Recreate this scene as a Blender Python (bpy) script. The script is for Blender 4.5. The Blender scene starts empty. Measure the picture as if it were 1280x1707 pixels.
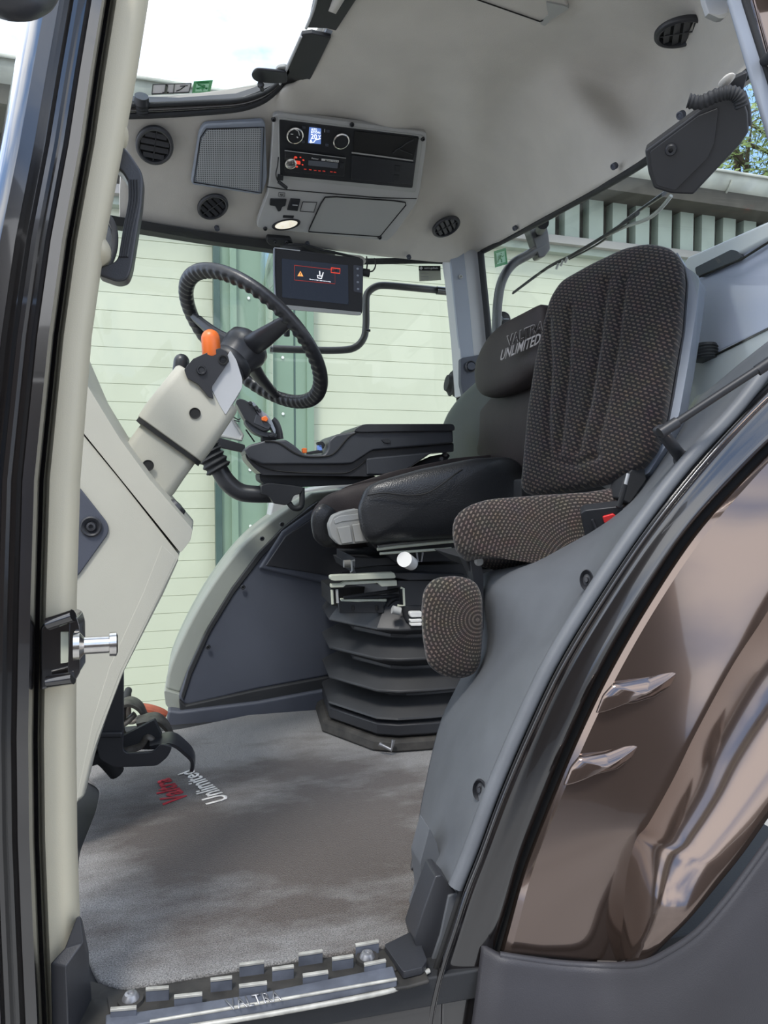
import bpy, bmesh, math, random
from mathutils import Vector, Matrix
random.seed(7)
V = Vector
SC = bpy.context.scene
COL = SC.collection
# ------------------------------------------------------------ camera
YAW, PIT, FPX = math.radians(14), math.radians(2.5), 1707*26/36
CAM = V((0, -1.15, 0.82))
FW = V((math.sin(YAW)*math.cos(PIT), math.cos(YAW)*math.cos(PIT), -math.sin(PIT)))
RT = V((math.cos(YAW), -math.sin(YAW), 0))
UP = RT.cross(FW)
cd = bpy.data.cameras.new('camera'); cam = bpy.data.objects.new('camera', cd); COL.objects.link(cam)
cd.sensor_fit = 'VERTICAL'; cd.sensor_height = 36; cd.lens = 26; cd.clip_start = 0.02; cd.clip_end = 400
m = Matrix((RT, UP, -FW)).transposed().to_4x4(); m.translation = CAM; cam.matrix_world = m
SC.camera = cam
# ------------------------------------------------------------ light
SC.view_settings.view_transform = 'Standard'; SC.view_settings.look = 'None'
SC.view_settings.gamma = 1; SC.view_settings.use_curve_mapping = False
SC.view_settings.exposure = 0.85
W = bpy.data.worlds.new('sky'); SC.world = W; W.use_nodes = True
nt = W.node_tree; nt.nodes.clear()
def nn(nt, t, **k):
    n = nt.nodes.new(t)
    for a, b in k.items(): setattr(n, a, b)
    return n
tc = nn(nt, 'ShaderNodeTexCoord'); mp = nn(nt, 'ShaderNodeMapping'); mp.inputs['Scale'].default_value = (1, 1, 2.2)
ns = nn(nt, 'ShaderNodeTexNoise'); ns.inputs['Scale'].default_value = 2.3; ns.inputs['Detail'].default_value = 8; ns.inputs['Roughness'].default_value = .55
cr = nn(nt, 'ShaderNodeValToRGB'); cr.color_ramp.elements[0].position = .42; cr.color_ramp.elements[1].position = .56
cr.color_ramp.elements[0].color = (.20, .34, .62, 1); cr.color_ramp.elements[1].color = (.95, .97, 1.0, 1)
bg = nn(nt, 'ShaderNodeBackground'); bg.inputs['Strength'].default_value = 1.35; wo = nn(nt, 'ShaderNodeOutputWorld')
nt.links.new(tc.outputs['Generated'], mp.inputs[0]); nt.links.new(mp.outputs[0], ns.inputs['Vector'])
nt.links.new(ns.outputs[0], cr.inputs[0]); nt.links.new(cr.outputs[0], bg.inputs[0]); nt.links.new(bg.outputs[0], wo.inputs[0])
sl = bpy.data.lights.new('sun', 'SUN'); sl.energy = 1.6; sl.angle = math.radians(12); sl.color = (1, .96, .9)
so = bpy.data.objects.new('sun', sl); COL.objects.link(so)
so.rotation_euler = V((-0.35, -0.55, 1.0)).to_track_quat('Z', 'Y').to_euler()
# ------------------------------------------------------------ pixel -> place
def ray(px, py): return (FW + RT*((px-640)/FPX) + UP*((853.5-py)/FPX))
def YP(y): return (V((0, y, 0)), V((0, -1, 0)))
def XP(x): return (V((x, 0, 0)), V((-1, 0, 0)))
def ZP(z): return (V((0, 0, z)), V((0, 0, 1 if z < .8 else -1)))
def hit(px, py, pl):
    r = ray(px, py); t = (pl[0]-CAM).dot(pl[1])/r.dot(pl[1]); return CAM + r*t
def Y(px, py, y): return hit(px, py, YP(y))
def pl3(a, b, c):
    n = (b-a).cross(c-a).normalized()
    if n.dot(CAM-a) < 0: n = -n
    return (a, n)
def off(pl, d): return (pl[0] + pl[1]*d, pl[1])
def on(poly, pl): return [hit(x, y, pl) for x, y in poly]
def crop(ox, oy, k=8/3): return lambda *p: [(ox+x/k, oy+y/k) for x, y in p]
def rnd(poly, r, n=4):
    out = []; N = len(poly)
    for i in range(N):
        p = V(poly[i]); a = V(poly[i-1]); b = V(poly[(i+1) % N])
        da, db = (a-p), (b-p)
        ra = min(r, da.length*.48); rb = min(r, db.length*.48)
        A = p + da.normalized()*ra; B = p + db.normalized()*rb
        for k in range(n+1):
            t = k/n; out.append(tuple(A*(1-t)**2 + p*2*t*(1-t) + B*t*t))
    return out
def crv(pts, n=6, closed=False):
    pts = [V(p) for p in pts]; N = len(pts); out = []
    rng = range(N) if closed else range(N-1)
    for i in rng:
        g = (lambda j: pts[j % N]) if closed else (lambda j: pts[max(0, min(N-1, j))])
        p0, p1, p2, p3 = g(i-1), g(i), g(i+1), g(i+2)
        for k in range(n):
            t = k/n
            out.append(.5*((2*p1)+(p2-p0)*t+(2*p0-5*p1+4*p2-p3)*t*t+(3*p1-p0-3*p2+p3)*t**3))
    if not closed: out.append(pts[-1])
    return out
# ------------------------------------------------------------ materials
def mat(name, col, rough=.5, metal=0, bump=0, bscale=300, var=.06, vscale=6, spec=.5, coat=0, sheen=0, emit=None, es=0):
    m = bpy.data.materials.new(name); m.use_nodes = True; t = m.node_tree; b = t.nodes['Principled BSDF']
    b.inputs['Roughness'].default_value = rough; b.inputs['Metallic'].default_value = metal
    b.inputs['Specular IOR Level'].default_value = spec; b.inputs['Coat Weight'].default_value = coat; b.inputs['Coat Roughness'].default_value = .03
    b.inputs['Sheen Weight'].default_value = sheen
    co = nn(t, 'ShaderNodeTexCoord')
    n = nn(t, 'ShaderNodeTexNoise'); n.inputs['Scale'].default_value = vscale; n.inputs['Detail'].default_value = 4
    t.links.new(co.outputs['Object'], n.inputs['Vector'])
    r = nn(t, 'ShaderNodeValToRGB'); c = V(col)
    r.color_ramp.elements[0].position = .3; r.color_ramp.elements[1].position = .7
    r.color_ramp.elements[0].color = (*(c*(1-var)), 1); r.color_ramp.elements[1].color = (*(c*(1+var)), 1)
    t.links.new(n.outputs[0], r.inputs[0]); t.links.new(r.outputs[0], b.inputs['Base Color'])
    if bump:
        n2 = nn(t, 'ShaderNodeTexNoise'); n2.inputs['Scale'].default_value = bscale; n2.inputs['Detail'].default_value = 3
        t.links.new(co.outputs['Object'], n2.inputs['Vector'])
        bp = nn(t, 'ShaderNodeBump'); bp.inputs['Strength'].default_value = bump; bp.inputs['Distance'].default_value = .002
        t.links.new(n2.outputs[0], bp.inputs['Height']); t.links.new(bp.outputs[0], b.inputs['Normal'])
    if emit:
        b.inputs['Emission Color'].default_value = (*emit, 1); b.inputs['Emission Strength'].default_value = es
    return m
def glass(name, tint, refl=.06):
    m = bpy.data.materials.new(name); m.use_nodes = True; t = m.node_tree; t.nodes.clear()
    o = nn(t, 'ShaderNodeOutputMaterial'); a = nn(t, 'ShaderNodeBsdfTransparent'); a.inputs[0].default_value = (*tint, 1)
    g = nn(t, 'ShaderNodeBsdfGlossy'); g.inputs['Roughness'].default_value = .01
    lw = nn(t, 'ShaderNodeLayerWeight'); lw.inputs[0].default_value = .5
    pw = nn(t, 'ShaderNodeMath', operation='POWER'); pw.inputs[1].default_value = 5; t.links.new(lw.outputs['Facing'], pw.inputs[0])
    f = nn(t, 'ShaderNodeMapRange'); f.inputs[3].default_value = .02; f.inputs[4].default_value = .6; t.links.new(pw.outputs[0], f.inputs[0])
    x = nn(t, 'ShaderNodeMixShader')
    t.links.new(f.outputs[0], x.inputs[0]); t.links.new(a.outputs[0], x.inputs[1]); t.links.new(g.outputs[0], x.inputs[2]); t.links.new(x.outputs[0], o.inputs[0])
    return m
M = dict(
 beige=mat('beige_plastic', (.50, .455, .335), .5, bump=.12, bscale=500, var=.03),
 dash=mat('dash_plastic', (.42, .41, .345), .55, bump=.15, bscale=600, var=.03),
 liner=mat('roof_lining', (.50, .475, .43), .95, bump=.25, bscale=350, var=.05, vscale=9, sheen=.3),
 console=mat('console_grey', (.42, .42, .41), .5, bump=.1, bscale=600, var=.03),
 consoled=mat('console_lid_grey', (.37, .375, .36), .5, bump=.1, bscale=600, var=.03),
 greyl=mat('light_grey_plastic', (.44, .45, .46), .45, var=.03),
 greyb=mat('blue_grey_plastic', (.27, .30, .35), .5, var=.03),
 trimb=mat('dark_trim_plastic', (.058, .064, .083), .55, bump=.2, bscale=700, var=.06),
 arch=mat('arch_trim_plastic', (.105, .112, .122), .5, bump=.2, bscale=700, var=.08, vscale=12),
 band=mat('arc_band_plastic', (.25, .265, .235), .5, bump=.15, bscale=600, var=.04),
 blk=mat('black_plastic', (.018, .019, .022), .45, var=.15),
 blks=mat('satin_black', (.028, .029, .033), .35, bump=.1, bscale=500, var=.1),
 rub=mat('black_rubber', (.016, .017, .019), .7, bump=.2, bscale=200, var=.2),
 bel=mat('bellows_rubber', (.024, .025, .027), .5, bump=.15, bscale=80, var=.2),
 arm=mat('armrest_plastic', (.045, .048, .056), .42, bump=.2, bscale=600, var=.1),
 gloss=mat('black_gloss_paint', (.008, .007, .007), .16, coat=1, var=.1, spec=.8),
 brown=mat('brown_metallic_paint', (.17, .125, .105), .13, metal=.85, coat=1, var=.04, vscale=2),
 fext=mat('fender_extension_plastic', (.032, .031, .036), .55, bump=.25, bscale=500, var=.1, vscale=5),
 chrome=mat('chrome', (.65, .63, .6), .2, metal=1, var=.08, vscale=60),
 steel=mat('worn_steel', (.36, .36, .37), .42, metal=.8, bump=.2, bscale=60, var=.3, vscale=40),
 plate=mat('sill_blue_grey_metal', (.10, .11, .135), .5, metal=.15, bump=.2, bscale=80, var=.25, vscale=30),
 tooth=mat('worn_tooth_metal', (.40, .39, .35), .5, metal=.3, var=.25, vscale=50),
 boxb=mat('blue_grey_body', (.46, .49, .66), .45, var=.03), boxl=mat('pale_body_grey', (.62, .64, .70), .4, var=.03), dirt=mat('dirty_black_metal', (.026, .024, .021), .7, bump=.5, bscale=60, var=.5, vscale=25),
 orange=mat('orange_plastic', (.80, .17, .03), .38, var=.05),
 red=mat('red_plastic', (.62, .03, .03), .4, var=.05),
 white=mat('white_plastic', (.75, .75, .72), .4, var=.03),
 cream=mat('cream_metal', (.50, .52, .42), .5, var=.08, vscale=20),
 handle=mat('grey_handle', (.33, .33, .31), .5, var=.05),
 siding=mat('cream_green_siding', (.52, .545, .425), .6, var=.03, vscale=2),
 gdoor=mat('green_painted_steel', (.20, .29, .215), .45, var=.06, vscale=3),
 gdoord=mat('dark_green_steel', (.05, .09, .08), .4, var=.1),
 roofm=mat('gutter_zinc', (.42, .43, .38), .6, var=.25, vscale=4),
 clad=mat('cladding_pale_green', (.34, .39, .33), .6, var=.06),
 cladd=mat('eave_dark_brown', (.06, .055, .045), .8, var=.2),  # plain dark brown for eave board, cladding backing and yard roof
 conc=mat('yard_concrete', (.32, .31, .29), .85, bump=.4, bscale=30, var=.15, vscale=1),
 brick=mat('opposite_building', (.10, .075, .06), .8, var=.3, vscale=1),
 bark=mat('bark', (.10, .075, .05), .9, bump=.5, bscale=30, var=.3),
 ink=mat('black_ink', (.012, .012, .012), .5), grn=mat('sticker_green', (.05, .27, .10), .5), stkg=mat('sticker_pale_green', (.30, .55, .38), .5), stk=mat('sticker_grey', (.50, .46, .50), .5),
 tred=mat('carpet_red_thread', (.42, .03, .045), .9, bump=.8, bscale=500, var=.4, vscale=60),
 twht=mat('carpet_white_thread', (.75, .73, .70), .9, bump=.8, bscale=500, var=.25, vscale=60),
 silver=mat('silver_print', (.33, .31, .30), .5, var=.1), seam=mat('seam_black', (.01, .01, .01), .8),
 screen=mat('screen_dark', (.010, .012, .018), .15, var=.1, emit=(.03, .04, .06), es=.35),
 lorange=mat('lit_orange', (.3, .1, .02), .5, emit=(.9, .35, .1), es=.8), lred=mat('lit_red', (.3, .02, .02), .5, emit=(.7, .06, .03), es=.55),
 lredd=mat('lit_dim_red', (.1, .01, .01), .5, emit=(.32, .03, .02), es=.5),
 lwhite=mat('lit_white', (.4, .4, .4), .5, emit=(.8, .85, .95), es=.9), lblue=mat('lit_blue', (.05, .1, .3), .5, emit=(.10, .17, .40), es=.6),
 lamp=mat('lamp_lens', (.8, .77, .7), .25, emit=(1, .93, .75), es=.35, var=.25, vscale=60),
 skin_dim=mat('radio_window', (.12, .13, .15), .3), amber=mat('pedal_red_brown', (.42, .10, .05), .5, var=.2, vscale=40),
 worn=mat('worn_pedal_metal', (.11, .10, .085), .45, metal=.4, bump=.4, bscale=60, var=.5, vscale=40),
 pane=glass('window_glass', (.955, .97, .945)), panec=glass('clear_glass', (.97, .985, .98)),
)
def fabric(name, dark, light, scale=1.0):
    m = bpy.data.materials.new(name); m.use_nodes = True; t = m.node_tree; b = t.nodes['Principled BSDF']
    b.inputs['Roughness'].default_value = .95; b.inputs['Sheen Weight'].default_value = .2; b.inputs['Specular IOR Level'].default_value = .15
    uv = nn(t, 'ShaderNodeTexCoord'); br = nn(t, 'ShaderNodeTexBrick')
    nz = nn(t, 'ShaderNodeTexNoise'); nz.inputs['Scale'].default_value = 260; nz.inputs['Detail'].default_value = 2
    ad = nn(t, 'ShaderNodeVectorMath', operation='MULTIPLY_ADD'); ad.inputs[1].default_value = (.0035, .0035, 0)
    t.links.new(uv.outputs['UV'], nz.inputs['Vector']); t.links.new(nz.outputs['Color'], ad.inputs[0]); t.links.new(uv.outputs['UV'], ad.inputs[2])
    t.links.new(ad.outputs[0], br.inputs['Vector'])
    br.inputs['Scale'].default_value = 1; br.inputs['Brick Width'].default_value = .013*scale; br.inputs['Row Height'].default_value = .0088*scale
    br.inputs['Mortar Size'].default_value = .0030*scale; br.inputs['Mortar Smooth'].default_value = .25; br.offset = .5
    br.inputs['Color1'].default_value = (*light, 1); br.inputs['Color2'].default_value = (*(V(light)*.8), 1); br.inputs['Mortar'].default_value = (*dark, 1)
    n2 = nn(t, 'ShaderNodeTexNoise'); n2.inputs['Scale'].default_value = 30; mx = nn(t, 'ShaderNodeMix', data_type='RGBA'); mx.blend_type = 'MULTIPLY'; mx.inputs[0].default_value = .35
    t.links.new(uv.outputs['UV'], n2.inputs['Vector']); t.links.new(br.outputs['Color'], mx.inputs[6]); t.links.new(n2.outputs['Color'], mx.inputs[7]); t.links.new(mx.outputs[2], b.inputs['Base Color'])
    bp = nn(t, 'ShaderNodeBump'); bp.inputs['Strength'].default_value = .6; bp.inputs['Distance'].default_value = .003
    t.links.new(br.outputs['Fac'], bp.inputs['Height']); bp.invert = True; t.links.new(bp.outputs[0], b.inputs['Normal'])
    return m
M['fab'] = fabric('dashed_seat_fabric', (.018, .016, .017), (.105, .082, .066))
M['fab2'] = fabric('dashed_cushion_fabric', (.036, .029, .026), (.19, .15, .125), 1.0)
def leather(name, col, rough=.4, b2=.35, sp=.5):
    m = mat(name, col, rough, spec=sp, var=.12, vscale=8); t = m.node_tree; b = t.nodes['Principled BSDF']
    v = nn(t, 'ShaderNodeTexVoronoi'); v.inputs['Scale'].default_value = 260; co = nn(t, 'ShaderNodeTexCoord'); bp = nn(t, 'ShaderNodeBump')
    bp.inputs['Strength'].default_value = b2; bp.inputs['Distance'].default_value = .0015
    t.links.new(co.outputs['Object'], v.inputs['Vector']); t.links.new(v.outputs['Distance'], bp.inputs['Height']); t.links.new(bp.outputs[0], b.inputs['Normal']); return m
M['lea'] = leather('black_leather', (.020, .021, .023), .36)
M['lea2'] = leather('brown_black_leather', (.034, .028, .028), .6, .15, .25)
M['lea3'] = leather('blue_black_leather', (.020, .024, .033), .42, .1, .3)
def carpet():
    m = bpy.data.materials.new('grey_carpet_stained'); m.use_nodes = True; t = m.node_tree; b = t.nodes['Principled BSDF']
    b.inputs['Roughness'].default_value = 1; b.inputs['Specular IOR Level'].default_value = .1; b.inputs['Sheen Weight'].default_value = .25
    co = nn(t, 'ShaderNodeTexCoord')
    f = nn(t, 'ShaderNodeTexNoise'); f.inputs['Scale'].default_value = 420; f.inputs['Detail'].default_value = 3
    r = nn(t, 'ShaderNodeValToRGB'); r.color_ramp.elements[0].position = .3; r.color_ramp.elements[1].position = .72
    r.color_ramp.elements[0].color = (.065, .063, .061, 1); r.color_ramp.elements[1].color = (.30, .29, .275, 1)
    mp = nn(t, 'ShaderNodeMapping'); mp.inputs['Scale'].default_value = (1.6, 3.2, 1); mp.inputs['Rotation'].default_value = (0, 0, -.5)
    s = nn(t, 'ShaderNodeTexNoise'); s.inputs['Scale'].default_value = 1.9; s.inputs['Detail'].default_value = 7; s.inputs['Roughness'].default_value = .62
    # dirt settles in the middle of the mat, where feet rest
    dv = nn(t, 'ShaderNodeVectorMath', operation='DISTANCE'); dv.inputs[1].default_value = (.22, .50, 0)
    mr = nn(t, 'ShaderNodeMapRange'); mr.inputs[1].default_value = .12; mr.inputs[2].default_value = .62; mr.inputs[3].default_value = .22; mr.inputs[4].default_value = -.16
    ad = nn(t, 'ShaderNodeMath', operation='ADD')
    sr = nn(t, 'ShaderNodeValToRGB'); sr.color_ramp.elements[0].position = .37; sr.color_ramp.elements[1].position = .60
    sr.color_ramp.elements[0].color = (0, 0, 0, 1); sr.color_ramp.elements[1].color = (1, 1, 1, 1)
    mx = nn(t, 'ShaderNodeMix', data_type='RGBA'); mx.blend_type = 'MULTIPLY'; mx.inputs[7].default_value = (.34, .275, .235, 1)
    L = t.links.new
    L(co.outputs['Object'], f.inputs['Vector']); L(f.outputs[0], r.inputs[0]); L(co.outputs['Object'], mp.inputs[0]); L(mp.outputs[0], s.inputs['Vector'])
    L(co.outputs['Object'], dv.inputs[0]); L(dv.outputs['Value'], mr.inputs[0]); L(s.outputs[0], ad.inputs[0]); L(mr.outputs[0], ad.inputs[1]); L(ad.outputs[0], sr.inputs[0])
    L(sr.outputs[0], mx.inputs[0]); L(r.outputs[0], mx.inputs[6]); L(mx.outputs[2], b.inputs['Base Color'])
    bp = nn(t, 'ShaderNodeBump'); bp.inputs['Strength'].default_value = .8; bp.inputs['Distance'].default_value = .003; L(f.outputs[0], bp.inputs['Height']); L(bp.outputs[0], b.inputs['Normal'])
    return m
M['carpet'] = carpet()
def grille():
    m = mat('speaker_mesh', (.30, .32, .33), .5); t = m.node_tree; b = t.nodes['Principled BSDF']
    co = nn(t, 'ShaderNodeTexCoord'); v = nn(t, 'ShaderNodeTexVoronoi'); v.inputs['Scale'].default_value = 150; v.inputs['Randomness'].default_value = .0
    r = nn(t, 'ShaderNodeValToRGB'); r.color_ramp.elements[0].position = .26; r.color_ramp.elements[1].position = .34
    r.color_ramp.elements[0].color = (.07, .07, .075, 1); r.color_ramp.elements[1].color = (.36, .375, .38, 1)
    t.links.new(co.outputs['UV'], v.inputs['Vector']); t.links.new(v.outputs['Distance'], r.inputs[0]); t.links.new(r.outputs[0], b.inputs['Base Color']); return m
M['grille'] = grille()
def leafm():
    out = []
    for i, c in enumerate([(.16, .24, .05), (.26, .34, .09), (.09, .15, .04)]):
        m = mat('leaf_green_%s' % 'abc'[i], tuple(q*.8 for q in c), .6, var=.3, vscale=3); out.append(m)
    return out
LEAF = leafm()
# ------------------------------------------------------------ objects
def thing(name, label, cat, loc=(0, 0, 0), group=None, mtx=None):
    o = bpy.data.objects.new(name, None); COL.objects.link(o); o.empty_display_size = .05
    o.location = loc
    if mtx is not None: o.matrix_world = mtx
    o['label'] = label; o['category'] = cat
    if group: o['group'] = group
    return o
def tag(o, label, cat, group=None):
    o['label'] = label; o['category'] = cat
    if group: o['group'] = group
    return o
def struct(o, label=None):
    o['kind'] = 'structure'
    if label: o['label'] = label
    return o
def world(o):
    b = Matrix.LocRotScale(o.location, o.rotation_euler, o.scale)
    return b if o.parent is None else world(o.parent) @ o.matrix_parent_inverse @ b
def link(name, me, m, parent=None, local=False):
    o = bpy.data.objects.new(name, me); COL.objects.link(o)
    if m: me.materials.append(m)
    if parent is not None:
        o.parent = parent
        if not local: o.matrix_parent_inverse = world(parent).inverted()
    return o
def fin(me, bm, smooth=True, ang=35):
    bmesh.ops.recalc_face_normals(bm, faces=bm.faces); bm.to_mesh(me); bm.free()
    if smooth:
        me.shade_smooth(); me.set_sharp_from_angle(angle=math.radians(ang))
def bev(o, w, seg=3):
    b = o.modifiers.new('bevel', 'BEVEL'); b.width = w; b.segments = seg; b.limit_method = 'ANGLE'; b.angle_limit = math.radians(35); b.use_clamp_overlap = True; b.harden_normals = True
    return o
def prism(name, pts, vec, m, parent=None, bevel=0, seg=3):
    bm = bmesh.new(); vec = V(vec)
    a = [bm.verts.new(p) for p in pts]; b = [bm.verts.new(V(p)+vec) for p in pts]
    n = len(a); bm.faces.new(a); bm.faces.new(b[::-1])
    for i in range(n): bm.faces.new((a[i], b[i], b[(i+1) % n], a[(i+1) % n]))
    me = bpy.data.meshes.new(name); fin(me, bm, ang=30)
    o = link(name, me, m, parent)
    if bevel: bev(o, bevel, seg)
    return o
def slab(name, poly, pl, t, m, parent=None, bevel=0, d=0, seg=3):
    """pixel outline cast on a plane, real thickness t going away from the viewer"""
    p = off(pl, d); return prism(name, on(poly, p), -p[1]*t, m, parent, bevel, seg)
def box(name, c, s, m, parent=None, rot=None, bevel=.002):
    bm = bmesh.new(); bmesh.ops.create_cube(bm, size=1)
    R = rot.to_4x4() if rot is not None else Matrix.Identity(4)
    bmesh.ops.transform(bm, matrix=Matrix.Translation(V(c)) @ R @ Matrix.Diagonal((*s, 1)), verts=bm.verts)
    me = bpy.data.meshes.new(name); fin(me, bm); o = link(name, me, m, parent)
    if bevel: bev(o, bevel, 2)
    return o
def frames(pts):
    out = []; t0 = (pts[1]-pts[0]).normalized(); u = t0.orthogonal().normalized()
    for i, p in enumerate(pts):
        t = (pts[min(i+1, len(pts)-1)]-pts[max(i-1, 0)]).normalized()
        u = (u - t*u.dot(t)).normalized(); out.append((p, u, t.cross(u)))
    return out
def sweep_bm(bm, pts, r, seg=12, cap=True, flat=1, uax=None):
    rs = r if isinstance(r, (list, tuple)) else [r]*len(pts)
    rings = []
    for (p, u, w), q in zip(frames(pts), rs):
        if uax is not None:
            t = u.cross(w); u = (uax - t*uax.dot(t)).normalized(); w = t.cross(u)
        rings.append([bm.verts.new(p+u*math.cos(2*math.pi*k/seg)*q+w*math.sin(2*math.pi*k/seg)*q*flat) for k in range(seg)])
    for a, b in zip(rings, rings[1:]):
        for k in range(seg): bm.faces.new((a[k], a[(k+1) % seg], b[(k+1) % seg], b[k]))
    if cap: bm.faces.new(rings[0][::-1]); bm.faces.new(rings[-1])
def tube(name, pts, r, m, parent=None, seg=12, smooth=5, flat=1, uax=None):
    pts = [V(p) for p in pts]
    if smooth and len(pts) > 2:
        if isinstance(r, (list, tuple)):
            rr = [V((q, 0, 0)) for q in r]; r = [v.x for v in crv(rr, smooth)]
        pts = crv(pts, smooth)
    bm = bmesh.new(); sweep_bm(bm, pts, r, seg, flat=flat, uax=uax)
    me = bpy.data.meshes.new(name); fin(me, bm, ang=50); return link(name, me, m, parent)
def ribbed(name, pts, r, amp, n, m, parent=None, seg=20):
    pts = crv([V(p) for p in pts], max(2, int(n*6/(len(pts)-1))))
    rs = [r + amp*math.sin(i/len(pts)*n*2*math.pi) for i in range(len(pts))]
    bm = bmesh.new(); sweep_bm(bm, pts, rs, seg); me = bpy.data.meshes.new(name); fin(me, bm, ang=60); return link(name, me, m, parent)
def loft(name, secs, m, parent=None, closed=True, cap=True, ang=40, sub=0, bevel=0):
    bm = bmesh.new(); R = [[bm.verts.new(p) for p in s] for s in secs]; n = len(R[0])
    for a, b in zip(R, R[1:]):
        for k in range(n if closed else n-1): bm.faces.new((a[k], a[(k+1) % n], b[(k+1) % n], b[k]))
    if cap and closed: bm.faces.new(R[0][::-1]); bm.faces.new(R[-1])
    me = bpy.data.meshes.new(name); fin(me, bm, ang=ang); o = link(name, me, m, parent)
    if sub: s = o.modifiers.new('sub', 'SUBSURF'); s.levels = sub; s.render_levels = sub
    if bevel: bev(o, bevel)
    return o
def patch(name, grid, m, parent=None, thick=.01, n=6, away=True):
    """smooth surface through a grid of 3D control points"""
    rows = [crv(r, n) for r in grid]; C = len(rows[0])
    cols = [crv([r[i] for r in rows], n) for i in range(C)]
    bm = bmesh.new(); vs = [[bm.verts.new(p) for p in c] for c in cols]
    for a, b in zip(vs, vs[1:]):
        for k in range(len(a)-1): bm.faces.new((a[k], b[k], b[k+1], a[k+1]))
    bm.normal_update()
    f = bm.faces[len(bm.faces)//2] if bm.faces.ensure_lookup_table() is None else None
    if (f.normal.dot(CAM-f.calc_center_median()) < 0):
        for q in bm.faces: q.normal_flip()
    me = bpy.data.meshes.new(name); bm.to_mesh(me); bm.free(); me.shade_smooth()
    o = link(name, me, m, parent)
    if thick:
        s = o.modifiers.new('solid', 'SOLIDIFY'); s.thickness = thick; s.offset = -1
    return o
def lathe(name, prof, mtx, m, parent=None, seg=32, local=False, ang=40):
    bm = bmesh.new(); rings = []
    for r, h in prof:
        rings.append([bm.verts.new(mtx @ V((r*math.cos(2*math.pi*k/seg), r*math.sin(2*math.pi*k/seg), h))) for k in range(seg)] if r > 1e-6 else [bm.verts.new(mtx @ V((0, 0, h)))])
    for a, b in zip(rings, rings[1:]):
        for k in range(seg):
            k2 = (k+1) % seg
            if len(a) == 1: bm.faces.new((a[0], b[k], b[k2]))
            elif len(b) == 1: bm.faces.new((a[k], a[k2], b[0]))
            else: bm.faces.new((a[k], a[k2], b[k2], b[k]))
    me = bpy.data.meshes.new(name); fin(me, bm, ang=ang); return link(name, me, m, parent, local)
def fr(o, z, x=None):
    z = z.normalized(); x = x if x is not None else (V((0, 0, 1)) if abs(z.z) < .9 else V((1, 0, 0)))
    x = (x - z*x.dot(z)).normalized(); y = z.cross(x)
    m = Matrix((x, y, z)).transposed().to_4x4(); m.translation = o; return m
def puff(name, outline, n, tf, tb, m, parent=None, p=3.0, K=16, disp=None, polar=False, rot=0, c=None):
    """cushion: outline (3D) swelling tf towards n and tb behind"""
    outline = [V(q) for q in outline]; n = V(n).normalized()
    c = V(c) if c is not None else sum(outline, V())/len(outline)
    ux = (outline[len(outline)//4]-c); ux = UP.cross(n).normalized(); uy = n.cross(ux)
    S = [1-(k/K)**1.7 for k in range(K)]
    bm = bmesh.new(); uvl = bm.loops.layers.uv.new('UVMap'); N = len(outline); info = {}
    def uvof(q, s, i):
        d = q-c; a, b = d.dot(ux), d.dot(uy)
        if polar:
            R = (outline[i % N]-c).length; return (i/N*polar, s*R*1.0)
        ca, sa = math.cos(rot), math.sin(rot); return (a*ca-b*sa, a*sa+b*ca)
    def mk(t):
        rings = []
        for s in S:
            h = t*(1-s**p)**(1/p); ring = []
            for i, q in enumerate(outline):
                P = c+(q-c)*s; d = P-c
                hh = h + (disp(d.dot(ux), d.dot(uy), s) if disp and t == tf else 0)
                v = bm.verts.new(P+n*hh); info[v] = (P, s, i); ring.append(v)
            rings.append(ring)
        v = bm.verts.new(c+n*(t+(disp(0, 0, 0) if disp and t == tf else 0))); info[v] = (c, 0, 0)
        return rings, v
    def skin(rings, v):
        for a, b in zip(rings, rings[1:]):
            for k in range(N): face((a[k], a[(k+1) % N], b[(k+1) % N], b[k]), k)
        a = rings[-1]
        for k in range(N): face((a[k], a[(k+1) % N], v), k)
    def face(vs, k):
        f = bm.faces.new(vs)
        for l in f.loops:
            P, s, i = info[l.vert]
            if polar and k == N-1 and i == 0: i = N
            if len(vs) == 3 and l.vert is vs[2]: i = k
            l[uvl].uv = uvof(P, s, i)
    skin(*mk(tf)); skin(*mk(-tb))
    bmesh.ops.remove_doubles(bm, verts=bm.verts, dist=1e-5)
    me = bpy.data.meshes.new(name); fin(me, bm, ang=75); return link(name, me, m, parent)
def text(name, s, quad, m, parent=None, th=.001, bold=.0, away=None):
    """lettering mapped on four 3D corners: lower left, lower right, upper right, upper left"""
    cu = bpy.data.curves.new('t', 'FONT'); cu.body = s; cu.offset = bold; cu.resolution_u = 2
    ob = bpy.data.objects.new('t', cu); COL.objects.link(ob); dg = bpy.context.evaluated_depsgraph_get()
    me = bpy.data.meshes.new_from_object(ob.evaluated_get(dg)); bpy.data.objects.remove(ob); bpy.data.curves.remove(cu)
    xs = [v.co.x for v in me.vertices]; ys = [v.co.y for v in me.vertices]
    a, b, c, d = quad; nrm = (b-a).cross(d-a).normalized()
    if nrm.dot(CAM-a) < 0: nrm = -nrm
    for v in me.vertices:
        u = (v.co.x-min(xs))/(max(xs)-min(xs)); w = (v.co.y-min(ys))/(max(ys)-min(ys))
        v.co = a*(1-u)*(1-w)+b*u*(1-w)+c*u*w+d*(1-u)*w+nrm*th
    me.name = name; me.materials.clear(); o = link(name, me, m, parent)
    sm = o.modifiers.new('solid', 'SOLIDIFY'); sm.thickness = th; sm.offset = 0
    return o
def qd(pts, pl, d=.001): return on(pts, off(pl, d))
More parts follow.
